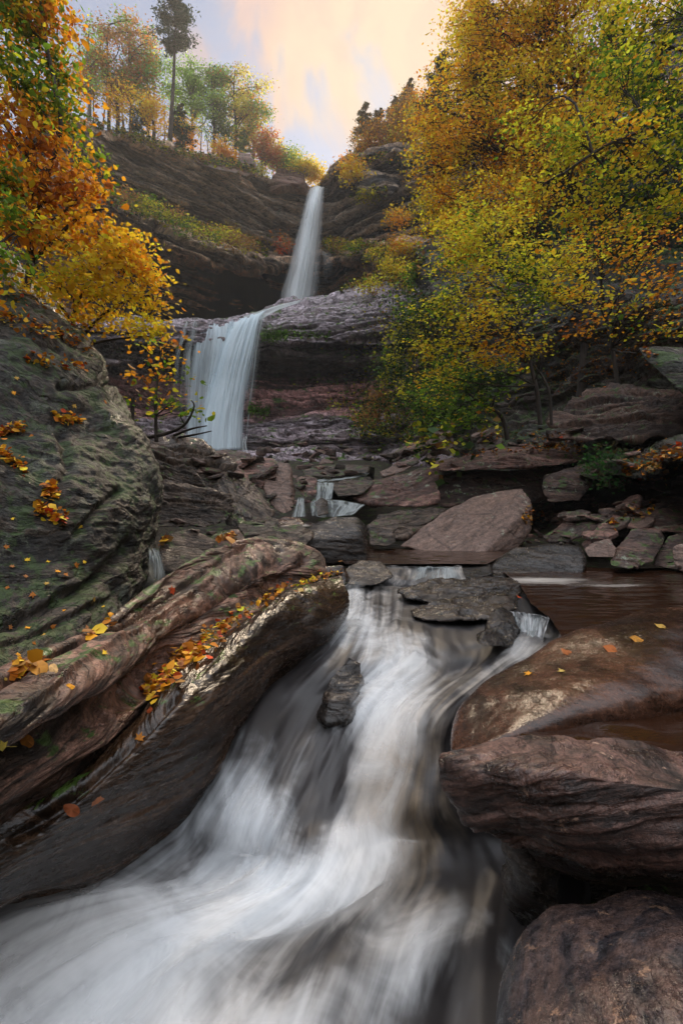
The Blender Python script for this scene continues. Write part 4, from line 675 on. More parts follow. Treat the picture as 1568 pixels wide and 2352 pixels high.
def leafmesh(ctr, size, r, pal, wts, flat=.45, tone=None, asp=.62, ls6=False):
    """one small folded leaf face per centre; every leaf has its own tilt and colour"""
    n = len(ctr); d = r.normal(size=(n, 3)); d[:, 2] *= flat; d /= np.linalg.norm(d, axis=1)[:, None]
    s = r.normal(size=(n, 3)) * (1, 1, flat * 1.4); s -= (s * d).sum(1)[:, None] * d; s /= np.linalg.norm(s, axis=1)[:, None]
    up = np.cross(d, s); L = size * np.exp(r.normal(size=n) * .28)
    L = L[:, None]; w = L * asp * .5
    if ls6:
        V = np.stack((ctr - d * L * .5, ctr - d * L * .22 + s * w + up * L * .08, ctr + d * L * .16 + s * w * .8 + up * L * .1, ctr + d * L * .55, ctr + d * L * .16 - s * w * .8 + up * L * .1, ctr - d * L * .22 - s * w + up * L * .08), 1).reshape(-1, 3)
        k = np.arange(n)[:, None] * 6; Fc = np.concatenate((k + (0, 1, 2, 3), k + (0, 3, 4, 5)))
    else:
      V = np.stack((ctr - d * L * .5, ctr + s * w + up * L * .1 - d * L * .05, ctr + d * L * .5, ctr - s * w + up * L * .1 - d * L * .05), 1).reshape(-1, 3)
      Fc = np.arange(n * 4).reshape(-1, 4)
    pal = np.array(pal); c = pal[r.choice(len(pal), n, p=np.array(wts) / np.sum(wts))] if not callable(tone) else tone(ctr)
    c = c * np.exp(r.normal(size=(n, 1)) * .22) * (1 + r.normal(size=(n, 3)) * .06); c = np.clip(c, .004, .8)
    return V, Fc, np.repeat(np.concatenate((c, np.ones((n, 1))), 1), 6 if ls6 else 4, 0)
def crown_points(blobs, dens, r, ls, thin):
    cl = []; own = []
    for bi, b in enumerate(blobs):
        u, v, Y, ru, rv = b[:5]; c = P(u, v, Y); rx = ru * Y / F; rz = rv * Y / F; ry = (b[5] if len(b) > 5 else (rx + rz) * .5)
        n = max(6, int(dens * rx * rz / (ls * ls) * .35))
        x = r.normal(size=(n * 3, 3)); x /= np.linalg.norm(x, axis=1)[:, None]; x *= (r.random((n * 3, 1)) ** .45)
        q = c + x * (rx, ry, rz)
        m = fbm(q / (max(rx, rz) * .45) + 3.3, 2); q = q[m > thin][:n]; cl.append(q); own.append(np.full(len(q), bi))
    return np.concatenate(cl), np.concatenate(own)
def tree(name, label, cat, base, path, blobs, pal, wts, ls, npc=14, dens=1., r0=.15, group=None, seed=1, thin=-.12, csig=1.6, flat=.45, bark='bark', mat='leaf', twigs=True, groupby=True, partname='crown', stems=None, dm=7.):
    r = np.random.default_rng(seed); E = empty(name, base, label, cat, group)
    path = np.array(path, float)
    trunkp = cr1(path, max(8, len(path) * 5), 0)
    parts = [tube(trunkp, r0, r0 * .3, 8)]
    for st in (stems or []): parts.append(tube(cr1(np.array(st), 16, 0), r0 * .7, r0 * .2, 7))
    cl, own = crown_points(blobs, dens * dm, r, ls, thin)
    br = []
    for bi, b in enumerate(blobs):
        c = P(*b[:3]); k = int(np.argmin(np.linalg.norm(trunkp - (c - np.array((0, 0, np.linalg.norm(c - trunkp[-1]) * .25))), axis=1))); k = max(k, len(trunkp) // 4)
        lp = bend(trunkp[k], c, 9, .09, r); br.append(tube(lp, max(r0 * .42, .008), r0 * .14, 5))
        if twigs:
            q = cl[own == bi]; q = q[r.random(len(q)) < (.5 if len(q) < 200 else 90 / len(q))]
            for x in q:
                j = r.integers(3, 9); br.append(tube(bend(lp[j], x, 5, .08, r), r0 * .11, r0 * .035, 3))
    V, Fc = join(parts + [t for t in br if True])
    mk('trunk', V, Fc, M[bark], E)
    n = len(cl) * npc; ctr = np.repeat(cl, npc, 0) + r.normal(size=(n, 3)) * ls * csig * (1.35, 1.35, .42)
    pal_ = np.array(pal); w = np.array(wts) / np.sum(wts)
    # colour drifts by bough, with leaf to leaf variation
    ph = fbm(ctr / (ls * 16) + seed * 1.9, 2); cw = np.cumsum(w); t = np.clip(.5 + ph * .62 + r.normal(size=n) * .17, 0, .999)
    idx = np.searchsorted(cw, t); col = pal_[np.minimum(idx, len(pal) - 1)]
    V, Fc, C = leafmesh(ctr, ls, r, pal, wts, flat, tone=lambda c: col, ls6=base[1] < 9)
    mk(partname, V, Fc, M[mat], E, smooth=False, attrs={'col': C})
    return E
def conifer(label, u, v, Y, H, Rr, ls, seed, start=.3, col=(Dg, (.05, .09, .03)), group=None, gap=.5, r0=.2, asym=0., cat='pine tree', name='pine_tree', dens=1.):
    r = np.random.default_rng(seed); b = P(u, v, Y); E = empty(name, b, label, cat, group)
    top = b + np.array((asym, 0, H)); tp = bend(b - (0, 0, .5), top, 14, .006, r); parts = [tube(tp, r0, r0 * .15, 7)]; ctr = []
    nb = int(H * (1 - start) / gap * 4)
    for i in range(nb):
        t = start + (1 - start) * (i + r.random()) / nb; p = b * (1 - t) + top * t; R_ = Rr * (1 - ((t - start) / (1 - start)) ** 1.4 * .85) * r.uniform(.45, 1.1) * min(1, (t - start) * 6 + .3)
        an = r.uniform(0, 2 * math.pi); e = p + np.array((math.cos(an), math.sin(an), r.uniform(-.15, .3))) * R_; lp = bend(p, e, 6, .06, r); parts.append(tube(lp, r0 * .16, r0 * .04, 3))
        m = int(150 * dens); s = r.uniform(.25, 1, m); q = p[None] * (1 - s[:, None]) + e[None] * s[:, None]; q = q + r.normal(size=(m, 3)) * (R_ * .14, R_ * .14, R_ * .05) * 1.2; ctr.append(q)
    V, Fc = join(parts); mk('trunk', V, Fc, M['bark'], E)
    V, Fc, C = leafmesh(np.concatenate(ctr), ls, r, col, [1] * len(col), .4, asp=.4); mk('crown', V, Fc, M['needle'], E, smooth=False, attrs={'col': C}); return E
def scatter(name, zones, pal, wts, ls, seed, label, mat='litter', lift=0., kind='stuff', jitter=1., flat=.3):
    r = np.random.default_rng(seed); pts = []
    for (u0, v0, u1, v1, w, n) in zones:        # a strip from point to point, w wide
        for i in range(n):
            t = r.random(); k = r.normal() * w * .5; dx, dy = u1 - u0, v1 - v0; L = math.hypot(dx, dy) + 1e-6
            pos, nr_ = hit(u0 + dx * t - dy / L * k, v0 + dy * t + dx / L * k)
            if pos is None: continue
            pts.append(np.array(pos) + np.array(nr_) * ls * .25 + np.array((0, 0, lift * abs(r.normal()))))
    if not pts: return
    pts = np.array(pts); V, Fc, C = leafmesh(pts, ls, r, pal, wts, flat, asp=.8, ls6=ls < .1)
    return setp(mk(name, V, Fc, M[mat], smooth=False, attrs={'col': C}), label, name.replace('_', ' ') if kind is None else name.replace('_', ' '), None, kind)
def maple(r, big=1.):
    """outline of a five lobed leaf"""
    a = []
    for k, (an, L) in enumerate(((0, 1), (28, .48), (48, .88), (72, .42), (105, .62), (140, .25), (180, .22))): a.append((an, L))
    pts = [(L, math.radians(an)) for an, L in a] + [(L, -math.radians(an)) for an, L in a[-2:0:-1]]
    return [(L * math.cos(t), L * math.sin(t)) for L, t in pts]
def oval():
    return [(math.cos(t) * 1.0, math.sin(t) * .58 * (1 - .25 * math.cos(t))) for t in np.linspace(0, 2 * math.pi, 14)[:-1]]
def big_leaf(u, v, size, col, label, kind='maple', ang=0, curl=.2, seed=1, group=None):
    pos, nr_ = hit(u, v)
    if pos is None: return
    r = random.Random(seed); s = size * pos[1] / F / 2; out = maple(r) if kind == 'maple' else oval()
    n = np.array(nr_); n = n / np.linalg.norm(n); n = n * .75 + np.array((0, -.25, .2)); n /= np.linalg.norm(n)
    a = np.cross(n, (math.sin(ang), .3, math.cos(ang))); a /= np.linalg.norm(a); b = np.cross(n, a); c0 = np.array(pos) + n * s * .25
    V = [c0]; C = [col]; m = len(out)
    for ring in (.5, 1.0):
        for x, y in out:
            d2 = (x * x + y * y) * ring * ring
            V.append(c0 + s * ring * (a * x + b * y) + n * s * (curl * d2 * math.cos(3 * math.atan2(y, x) + seed) - .12 * d2)); k = r.uniform(.7, 1.25); C.append(tuple(q * k for q in col))
    Fc = [[0, 1 + i, 1 + (i + 1) % m] for i in range(m)] + [[1 + i, 1 + m + i, 1 + m + (i + 1) % m, 1 + (i + 1) % m] for i in range(m)]
    st = tube(np.array([c0 - a * s * .2, c0 - a * s * .8 + n * s * .1, c0 - a * s * 1.2 + n * s * .05]), s * .03, s * .02, 4)
    k0 = len(V); V = V + [tuple(x) for x in st[0]]; Fc += (st[1] + k0).tolist(); C += [tuple(q * .5 for q in col)] * len(st[0])
    C = np.concatenate((np.array(C), np.ones((len(C), 1))), 1)
    return setp(mk('fallen_leaf', np.array([tuple(x) for x in V]), Fc, M['litter'], attrs={'col': C}), label, 'leaf', group)
def leaves():
    B = 'fallen_leaf'
    L = [(396, 1358, 34, Rd, 'bright red maple leaf on the pink ridged boulder', 'maple', .5), (122, 1538, 34, (.6, .36, .14), 'large pale tan leaf on the left of the pink boulder', 'oval', 1.0), (60, 1700, 40, (.42, .15, .02), 'orange brown oval leaf near the left edge of the pink boulder', 'oval', .9),
         (8, 1712, 44, (.6, .45, .08), 'yellow leaf cut by the left edge of the photo', 'maple', .2), (320, 1698, 34, (.5, .18, .02), 'orange maple leaf below the crevice on the wet ledge', 'maple', 2), (222, 1840, 50, (.30, .11, .05), 'large brown red leaf lying on the crest of the dark wet boulder', 'maple', 1.2),
         (165, 1860, 40, (.33, .09, .03), 'narrow rust leaf beside the large brown red leaf', 'oval', .5), (345, 1632, 22, (.35, .07, .02), 'small dark red leaf under the leaf filled crevice', 'oval', 1.4), (210, 1465, 30, Or, 'orange leaf lodged along the top of the pink boulder', 'oval', .9),
         (255, 1415, 26, Or, 'small orange leaf higher along the top of the pink boulder', 'oval', .9), (90, 1535, 60, (.5, .22, .03), 'long golden leaf curled in a crack of the pink boulder', 'oval', 1.1), (350, 1600, 30, Yw, 'yellow leaf at the lower end of the leaf filled crevice', 'maple', .1),
         (1290, 1544, 26, (.6, .42, .1), 'yellow maple leaf on the wet reddish boulder', 'maple', 1.8), (1215, 1550, 30, Or, 'orange leaf stuck to the shiny hump of the wet reddish boulder', 'maple', .4), (1460, 1470, 34, (.5, .22, .03), 'orange leaf on the upper right of the wet reddish boulder', 'oval', 1.5),
         (1400, 1492, 40, (.45, .13, .03), 'rust leaf flattened on the wet reddish boulder', 'oval', 1.5), (1515, 1440, 30, (.5, .3, .06), 'yellow brown leaf near the right edge on the wet reddish boulder', 'oval', 1.3), (1300, 1500, 30, (.4, .12, .03), 'red brown leaf near the top of the wet reddish boulder', 'oval', 1.6), (1192, 1374, 20, Rd, 'red leaf caught at the right end of the layered stream rocks', 'maple', 1.), 
         (240, 1502, 24, Yw, 'yellow leaf at the foot of the mossy giant boulder', 'maple', 1.), (162, 1577, 20, Or, 'orange leaf in the crack below the mossy boulder', 'oval', .5), (690, 1356, 22, (.6, .4, .12), 'pale yellow leaf on the far tip of the dark wet boulder', 'oval', 1.3), (1200, 1190, 16, Or, 'tiny orange leaf on the tan tilted slab', 'maple', 0)]
    for i, (u, v, s, c, lab, k, an) in enumerate(L): big_leaf(u, v, s, c, lab, k, an, .25, i + 1)
    r = random.Random(12)
    g = 'leaves scattered on the mossy boulder'
    for (u, v) in ((40, 870), (75, 1000), (110, 1290), (65, 1290), (60, 1325), (130, 1312), (105, 1345), (75, 1365), (30, 1300), (22, 1440), (60, 1440), (75, 1480), (120, 1440), (150, 1400), (218, 1380), (240, 1393), (150, 1320), (175, 1300), (195, 1290), (125, 1110), (140, 1130), (30, 900), (15, 1350), (200, 1440), (100, 1460), (15, 1255), (30, 1192), (165, 945), (170, 935), (240, 925), (185, 1210), (130, 1190), (40, 1500), (10, 1560), (90, 1520)):
        cn, cc = r.choice([('orange', Or), ('yellow', Yw), ('rust', Do), ('dull gold', (.5, .3, .06)), ('brown', (.4, .16, .05))])
        big_leaf(u + r.uniform(-4, 4), v + r.uniform(-4, 4), r.uniform(13, 24), cc, 'small ' + cn + ' leaf on the ' + ('upper' if v < 1050 else 'middle' if v < 1330 else 'lower') + ' face of the mossy boulder', 'maple', r.uniform(0, 6), .25, int(u), g)
    w = (3, 3, 2, 1); pl = (Or, Do, Yw, Rd)
    scatter('leaf_litter', [(790, 1310, 640, 1362, 12, 80), (640, 1362, 520, 1440, 16, 85), (520, 1440, 440, 1500, 24, 95), (440, 1500, 335, 1600, 26, 150), (480, 1500, 400, 1530, 14, 60), (200, 1466, 260, 1440, 5, 14), (20, 1562, 100, 1524, 5, 30), (60, 1300, 20, 1310, 8, 0)], (Or, Do, Yw, Rd, Br), (2, 3, 1.5, 1, 2), .034, 301, 'orange and yellow leaves packed in the crevice between the two long boulders', lift=.02)
    scatter('leaf_litter', [(130, 1130, 100, 1140, 16, 60), (80, 1170, 150, 1200, 18, 90), (0, 1040, 60, 1090, 12, 80), (120, 960, 190, 975, 10, 60), (0, 730, 220, 800, 26, 160), (60, 830, 200, 850, 12, 60), (20, 660, 120, 700, 30, 60), (0, 1000, 60, 985, 10, 60)], pl, w, .036, 302, 'clumps of orange leaves caught on the mossy giant boulder', lift=.03)
    scatter('leaf_litter', [(1430, 1085, 1568, 1045, 36, 260), (1200, 1025, 1340, 1030, 14, 160), (1050, 1045, 1200, 1035, 8, 60), (1200, 1190, 1250, 1185, 20, 60), (1150, 820, 1568, 700, 60, 700), (1250, 880, 1500, 800, 40, 400), (1400, 1200, 1500, 1160, 20, 40), (380, 1250, 372, 1240, 14, 20), (500, 1240, 540, 1232, 10, 24), (1100, 1000, 1300, 1000, 14, 120)], (Do, Br, Or, Rd), (3, 4, 1.2, .4), .075, 303, 'brown and orange leaf litter lying over the right bank', lift=.02)
    scatter('moss_patch', [(600, 775, 660, 770, 14, 900), (570, 940, 620, 945, 12, 500), (640, 765, 760, 775, 12, 300)], ((.10, .22, .01), (.16, .28, .02), (.06, .12, .01)), (2, 2, 1), .16, 304, 'bright green moss on the wet lower ledge', lift=.05)
    scatter('ground_cover', [(250, 455, 420, 515, 18, 1500), (420, 515, 620, 572, 18, 1500), (740, 560, 900, 580, 16, 1100), (870, 600, 960, 640, 50, 1300), (780, 660, 880, 640, 12, 500), (210, 285, 400, 352, 8, 900), (400, 352, 620, 405, 8, 1000), (800, 370, 960, 360, 8, 500), (820, 452, 890, 446, 10, 300)], (Yg, Gr, Br, Dg), (1.5, 2, 1.6, 1), .28, 305, 'dry grass and low plants along the cliff ledges and rims', lift=.35)
    scatter('ground_cover', [(830, 980, 1000, 700, 110, 5200), (900, 980, 1080, 860, 120, 3600), (820, 960, 900, 1010, 50, 900)], (Gr, Dg, Yg, Br), (3, 2, 2, 1), .20, 306, 'green creeping plants covering the slope right of the lower ledge', lift=.25)
    b = P(1400, 1120, 9.9)
    tree('fern_clump', 'dark green leafy plant hanging over the stones right of the flat slab', 'plant', b, [b, P(1398, 1090, 9.9), P(1395, 1060, 9.9)], [(1385, 1080, 9.8, 44, 36), (1420, 1050, 10.2, 36, 30), (1370, 1050, 10.4, 36, 30), (1400, 1110, 9.6, 36, 20)], ((.03, .09, .02), (.05, .14, .03), (.09, .07, .03)), (2, 2, 1), .075, 7, .55, .02, None, 310, thin=-.1, partname='foliage')
refresh(); leaves()
def cliff_trees():
    Gr = (.17, .30, .04); Lg = (.32, .48, .08); Dg = (.07, .13, .03); Yg = (.60, .52, .05)
    g = 'trees on the cliff top'
    T = [ # u, v base, Y, top v, blobs(du,dv,ru,rv), palette, label
     (205, 280, 47, 60, [(0, -150, 26, 55), (-10, -90, 22, 30)], (Lg, Br, Or), (2, 2, 1), 'thin green and rust tree at the left end of the cliff top'),
     (250, 300, 50, 45, [(0, -215, 40, 38), (-15, -160, 45, 40), (20, -120, 30, 30)], (Gr, Br, Do), (2, 3, 1), 'tall rust brown tree third from the left on the cliff top'),
     (300, 305, 52, 60, [(5, -210, 40, 40), (20, -150, 48, 45), (-25, -110, 30, 30)], (Br, Do, Gr), (3, 1, 2), 'broad rust brown tree beside the tall pine'),
     (340, 320, 54, 90, [(0, -190, 38, 45), (-15, -120, 32, 32)], (Br, Yg, Gr), (2, 1, 3), 'olive brown tree just left of the tall pine'),
     (270, 305, 48, 180, [(0, -75, 30, 35)], (Or, Yw, Br), (2, 2, 1), 'small orange tree low among the trunks at the left of the cliff top'),
     (352, 330, 50, 230, [(0, -60, 22, 40)], (Yw, Or), (1, 1), 'small yellow sapling by the foot of the tall pine'),
     (440, 355, 56, 130, [(0, -190, 45, 38), (-20, -135, 42, 38), (25, -110, 36, 36)], (Gr, Lg, Gr), (3, 2, 1), 'bright green round tree just right of the tall pine'),
     (490, 368, 57, 140, [(5, -190, 38, 38), (-5, -130, 45, 42), (15, -75, 30, 30)], (Dg, Gr, Br), (3, 2, 1), 'dark green tree in the middle of the cliff top'),
     (540, 375, 58, 150, [(0, -185, 36, 34), (15, -130, 40, 45), (20, -70, 34, 32)], (Yg, Br, Gr), (2, 1, 2), 'olive yellow tree right of the dark green tree'),
     (580, 385, 59, 210, [(0, -130, 36, 40), (12, -70, 32, 36)], (Yg, Or, Gr), (2, 1, 2), 'yellow green tree on the downhill side of the cliff top'),
     (600, 400, 58, 320, [(0, -62, 34, 28), (25, -40, 26, 22)], (Rd, Do, Br), (2, 1, 1), 'small red leaved tree near the waterfall end of the cliff top'),
     (650, 405, 59, 330, [(-5, -45, 30, 28), (25, -30, 26, 22)], (Gr, Yg), (2, 1), 'small green tree beside the layered red rock'),
     (695, 420, 59, 365, [(0, -35, 26, 24), (14, -18, 18, 20)], (Yg, Yw), (1, 2), 'low yellow tree closest to the waterfall lip'),
     (520, 380, 54, 300, [(0, -35, 30, 25)], (Or, Yw, Br), (2, 1, 1), 'low orange bush tree under the dark green tree'),
     (420, 345, 53, 300, [(10, -40, 26, 26)], (Or, Yw, Gr), (2, 2, 1), 'low golden bush tree right of the pine foot'),
    ]
    rr = random.Random(3)
    for i, (u, v, Y, tv, bl, pal, w, lab) in enumerate(T):
        b = P(u, v + 6, Y); n = 0
        tree('deciduous_tree', lab, 'tree', b, [b, P(u + 2, v - (v - tv) * .35, Y), P(u - 3, v - (v - tv) * .7, Y), P(u, tv + 12, Y)], [(u + a + rr.gauss(0, .55) * ru, v + c + rr.gauss(0, .5) * rv, Y + rr.uniform(-1.2, 1.2), rr.uniform(9, 19), rr.uniform(6, 13)) for a, c, ru, rv in bl for _ in range(8)], pal, w, .20, 14, 1.0, .2, g, 20 + i, thin=-.05, csig=2.2, twigs=False, bark='barkg' if i % 3 == 0 else 'bark')
    conifer('tall thin pine rising above the other trees on the cliff top', 388, 348, 49.5, 16.4, 3.0, .28, 3, start=.62, col=((.05, .09, .05), (.09, .13, .08)), r0=.26, asym=.8, dens=.9)
    conifer('dark low evergreen left of the tall pine', 325, 318, 51, 3.8, 1.7, .22, 4, start=.05, name='evergreen_tree', cat='evergreen', r0=.1)
    conifer('dark low evergreen right of the tall pine', 415, 345, 52, 5.0, 1.6, .22, 5, start=.05, name='evergreen_tree', cat='evergreen', r0=.1)
    conifer('small green evergreen by the perched red boulder', 560, 370, 54, 3.4, 1.2, .2, 6, start=.05, name='evergreen_tree', cat='evergreen', r0=.1, col=(Dg, Gr))
    # bare slim trunks behind the front trees
    r = random.Random(8)
    for i in range(16):
        u = r.uniform(190, 600); v = np.interp(u, [190, 300, 400, 500, 600], [280, 312, 345, 370, 395]); Y = np.interp(u, [190, 600], [48, 60]); h = r.uniform(60, 150) * (1 if u < 500 else .7); k = r.uniform(-14, 14)
        V, Fc = tube(cr1(np.array([P(u, v + 4, Y), P(u + k * .3, v - h * .5, Y), P(u + k, v - h, Y)]), 10, 0), .1, .03, 5)
        setp(mk('sapling', V, Fc, M['barkg']), 'slim bare grey trunk standing among the trees on the cliff top', 'sapling', 'bare trunks on the cliff top')
    # right rim
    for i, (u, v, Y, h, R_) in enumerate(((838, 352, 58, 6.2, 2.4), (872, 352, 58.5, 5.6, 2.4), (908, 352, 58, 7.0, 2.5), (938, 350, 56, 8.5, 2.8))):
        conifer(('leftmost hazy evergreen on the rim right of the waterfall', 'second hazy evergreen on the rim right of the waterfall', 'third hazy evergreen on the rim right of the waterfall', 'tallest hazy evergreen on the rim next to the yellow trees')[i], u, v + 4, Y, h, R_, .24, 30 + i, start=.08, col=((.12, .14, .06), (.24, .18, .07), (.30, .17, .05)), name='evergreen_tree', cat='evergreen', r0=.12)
    for i, (u, v, Y, ru, rv, lab) in enumerate(((850, 352, 57, 30, 30, 'rust and olive tree at the left end of the rim right of the waterfall'), (905, 350, 57, 34, 45, 'hazy golden tree on the rim beside the buttress'), (940, 340, 55, 36, 60, 'tall hazy rust tree on the rim touching the golden tree'))):
        b = P(u, v + 4, Y); tree('rim_tree', lab, 'tree', b, [b, P(u, v - rv * .6, Y), P(u, v - rv * 1.6, Y)], [(u, v - rv, Y, ru, rv), (u + 10, v - rv * 1.7, Y, ru * .6, rv * .6), (u - 12, v - rv * .5, Y, ru * .7, rv * .4)], (Br, Or, Yg), (3, 2, 2), .2, 12, .8, .12, None, 430 + i, thin=0, csig=2.2)
    b = P(812, 425, 54); tree('small_tree', 'small bright orange tree clinging beside the upper waterfall lip', 'tree', b, [b, P(810, 405, 54), P(806, 380, 54)], [(805, 385, 54, 20, 24), (818, 405, 54, 14, 16)], (Or, Yw), (1, 1), .3, 10, 2.0, .07, None, 44)
cliff_trees()
def shrubs():
    g = 'shrubs on the cliff ledges'
    Sx = [(880, 590, 50, 40, 22, (Yg, Yw, Gr)), (925, 570, 48, 34, 30, (Or, Yw, Yg)), (915, 500, 49, 28, 24, (Yw, Or)), (900, 620, 42, 36, 28, (Yw, Yg, Br)), (850, 655, 40, 34, 18, (Gr, Br, Yg)), (820, 570, 53, 36, 14, (Gr, Yg, Br)), (770, 565, 55, 26, 12, (Gr, Br, Yg)), (960, 640, 36, 40, 30, (Gr, Yg)),
          (525, 540, 46, 24, 26, (Yg, Br, Or)), (560, 560, 47, 30, 16, (Yg, Br)), (480, 540, 45, 34, 16, (Br, Yg, Gr)), (430, 520, 44, 30, 14, (Gr, Yg)), (390, 490, 43, 34, 14, (Gr, Yg, Br)), (340, 470, 42, 34, 14, (Yg, Gr)), (295, 455, 41, 30, 16, (Br, Gr)), (650, 560, 50, 16, 18, (Rd, Br, Do)),
          (930, 780, 32, 40, 45, (Gr, Yg, Dg)), (900, 850, 32, 40, 45, (Gr, Dg, Yg)), (950, 900, 29, 55, 45, (Gr, Dg, Yg)), (870, 930, 33, 36, 36, (Gr, Br, Dg)), (1000, 960, 26, 50, 40, (Gr, Dg)), (940, 720, 32, 36, 40, (Gr, Dg, Yg)), (1020, 880, 25, 50, 50, (Gr, Dg, Yg)), (840, 960, 34, 26, 22, (Gr, Br)), (1050, 940, 22, 40, 40, (Dg, Gr)),
          (845, 450, 54, 30, 10, (Gr, Yg)), (600, 395, 57, 24, 16, (Gr, Yg)), (560, 395, 55, 20, 10, (Gr, Br)), (470, 370, 51, 20, 8, (Gr, Br))]
    W = ['golden', 'olive', 'rust tinged', 'green']
    for i, (u, v, Y, ru, rv, pal) in enumerate(Sx):
        nth = ('leftmost ', 'low ', 'tall ', 'small ', 'broad ', 'sparse ')[i % 6] if False else ''
        side = 'on the ledge left of the upper waterfall' if u < 700 and v > 430 else 'on the cliff rim' if v < 460 else 'on the ledge right of the upper waterfall' if v < 680 else 'on the slope right of the lower ledge'
        cw = 'golden' if Yw in pal[:2] else 'green' if pal[0] == Gr else 'olive' if pal[0] == Yg else 'rust coloured'
        b = P(u, v + rv * .7, Y + .3)
        tree('shrub', cw + ' leafy shrub ' + side, 'shrub', b, [b, P(u, v + rv * .2, Y), P(u + 2, v - rv * .4, Y)], [(u, v, Y, ru, rv, 1.2)], pal, [1] * len(pal), .2, 9, 1.0, .035, g, 60 + i, thin=-.25, twigs=False, partname='foliage')
shrubs()
def right_trees():
    # big golden tree, middle right
    b = P(1330, 960, 16)
    tree('golden_tree', 'huge golden orange tree filling the upper right of the gorge', 'tree', b, [b, P(1345, 760, 16), P(1350, 560, 16), P(1330, 380, 16), P(1310, 180, 16), P(1290, -60, 16)],
         [(1130, 80, 16, 110, 90), (1250, 40, 15.5, 130, 110), (1080, 180, 16, 100, 80), (1200, 220, 15, 120, 100), (1040, 290, 16, 80, 70), (1120, 330, 15, 110, 80), (1010, 380, 16, 70, 60), (1240, 380, 14.5, 110, 90), (1060, 450, 15, 90, 60), (1150, 480, 14, 110, 70), (1000, 500, 16, 60, 50),
          (1340, 130, 15, 100, 120), (1180, -60, 16, 120, 80), (1330, 300, 14.5, 90, 90), (1370, -60, 15, 100, 90), (1110, -70, 16.5, 60, 70), (1060, 60, 17, 40, 60), (1060, 560, 14.5, 80, 50), (970, 300, 17, 40, 60)], (Yg, Yw, Or, Do), (1, 4, 3.4, .4), .085, 18, .30, .17, None, 101, thin=.10, csig=2.3, stems=[[P(1350, 560, 16), P(1240, 420, 15.5), P(1120, 300, 15.5), P(1010, 250, 16)], [P(1330, 380, 16), P(1390, 220, 15), P(1430, 20, 15)], [P(1345, 640, 16), P(1250, 560, 15), P(1090, 500, 14.5)]])
    b = P(1240, 975, 11)
    tree('yellow_green_tree', 'yellow green tree with slim leaning trunk above the flat slab', 'tree', b, [b, P(1232, 900, 11), P(1216, 830, 11), P(1195, 740, 11), P(1160, 640, 11), P(1140, 560, 11)],
         [(1130, 560, 11, 100, 50), (1040, 600, 11, 80, 40), (1180, 620, 10.5, 110, 50), (1080, 670, 10.5, 90, 40), (1010, 700, 11, 60, 32), (1150, 720, 10, 90, 36), (1060, 760, 10.5, 90, 36), (990, 800, 11, 55, 30), (1100, 830, 10.5, 70, 30), (1260, 680, 10.5, 90, 40), (1000, 860, 11, 40, 24), (1130, 500, 11.5, 90, 40), (1040, 520, 12, 60, 34), (1300, 600, 11, 80, 40), (1180, 790, 10, 60, 26)], (Gr, Yg, Yw, Or), (1.8, 3.4, 3, .6), .075, 16, .34, .055, None, 102, thin=.09, csig=2.2, flat=.3, stems=[[P(1265, 975, 11.5), P(1260, 900, 11.5), P(1230, 845, 11.5), P(1150, 760, 11), P(1060, 720, 11)]])
    b = P(1165, 1010, 13)
    tree('understory_tree', 'low dark green tree with curved trunks at the foot of the cliff', 'tree', b, [b, P(1150, 955, 13), P(1110, 930, 13), P(1070, 900, 13)],
         [(1060, 880, 13, 70, 45), (990, 910, 14, 60, 36), (1110, 870, 12.5, 60, 40), (1040, 950, 14, 60, 30), (1130, 920, 12.5, 40, 26), (1160, 860, 12.5, 40, 40)], (Dg, Gr, Yg, Or), (3, 3, 1.5, .5), .10, 9, .5, .07, None, 103, thin=.0, flat=.35)
    # overhanging branches from the right edge
    b = P(1900, 1100, 8)
    tree('overhanging_tree', 'green and yellow tree reaching its boughs in from the right edge', 'tree', b, [b, P(1880, 700, 8), P(1850, 300, 8), P(1750, 150, 7.6), P(1568, 260, 7.4), P(1400, 330, 7.2), P(1290, 400, 7.2)],
         [(1480, 60, 8, 110, 80), (1420, 200, 7.6, 100, 70), (1540, 180, 7.6, 90, 90), (1330, 330, 7.4, 80, 55), (1450, 330, 7.2, 100, 60), (1560, 330, 7.2, 80, 70), (1400, 440, 7.4, 90, 45), (1240, 430, 7.6, 60, 36), (1540, 20, 8, 70, 60), (1380, 60, 8.4, 60, 50), (1320, 500, 8, 70, 40), (1500, 480, 7.4, 80, 45), (1200, 300, 8.6, 50, 40), (1560, 450, 7, 60, 60), (1640, 250, 7, 60, 90)], (Gr, Yg, Yw, Or), (2, 3, 1.6, 1.2), .058, 18, .22, .05, None, 104, thin=.10, csig=2.2, flat=.3,
         stems=[[P(1850, 300, 8), P(1640, 330, 7.6), P(1480, 430, 7.4), P(1370, 520, 7.6)], [P(1860, 400, 8), P(1600, 140, 8), P(1450, 90, 8.2)]])
    b = P(1420, 900, 14)
    tree('orange_understory_tree', 'thin dark trunked tree with sparse orange leaves at the right', 'tree', b, [b, P(1405, 800, 14), P(1380, 650, 14), P(1365, 520, 14), P(1360, 420, 14)],
         [(1420, 600, 13, 90, 40), (1500, 560, 12, 80, 40), (1350, 560, 13, 70, 40), (1440, 690, 12, 100, 36), (1530, 650, 11.5, 70, 36), (1380, 750, 12, 80, 26), (1300, 660, 13, 60, 30), (1520, 760, 11.5, 70, 24), (1440, 500, 13, 80, 40)], (Do, Or, Yg, Gr), (1.5, 3, 2, 1), .10, 8, .30, .07, None, 105, thin=.02, flat=.3)
    conifer('dark evergreen with a thick trunk at the right edge', 1515, 720, 17, 9.5, 3.2, .16, 41, start=.18, name='evergreen_tree', cat='evergreen', r0=.28, col=(Dg, (.02, .045, .012)))
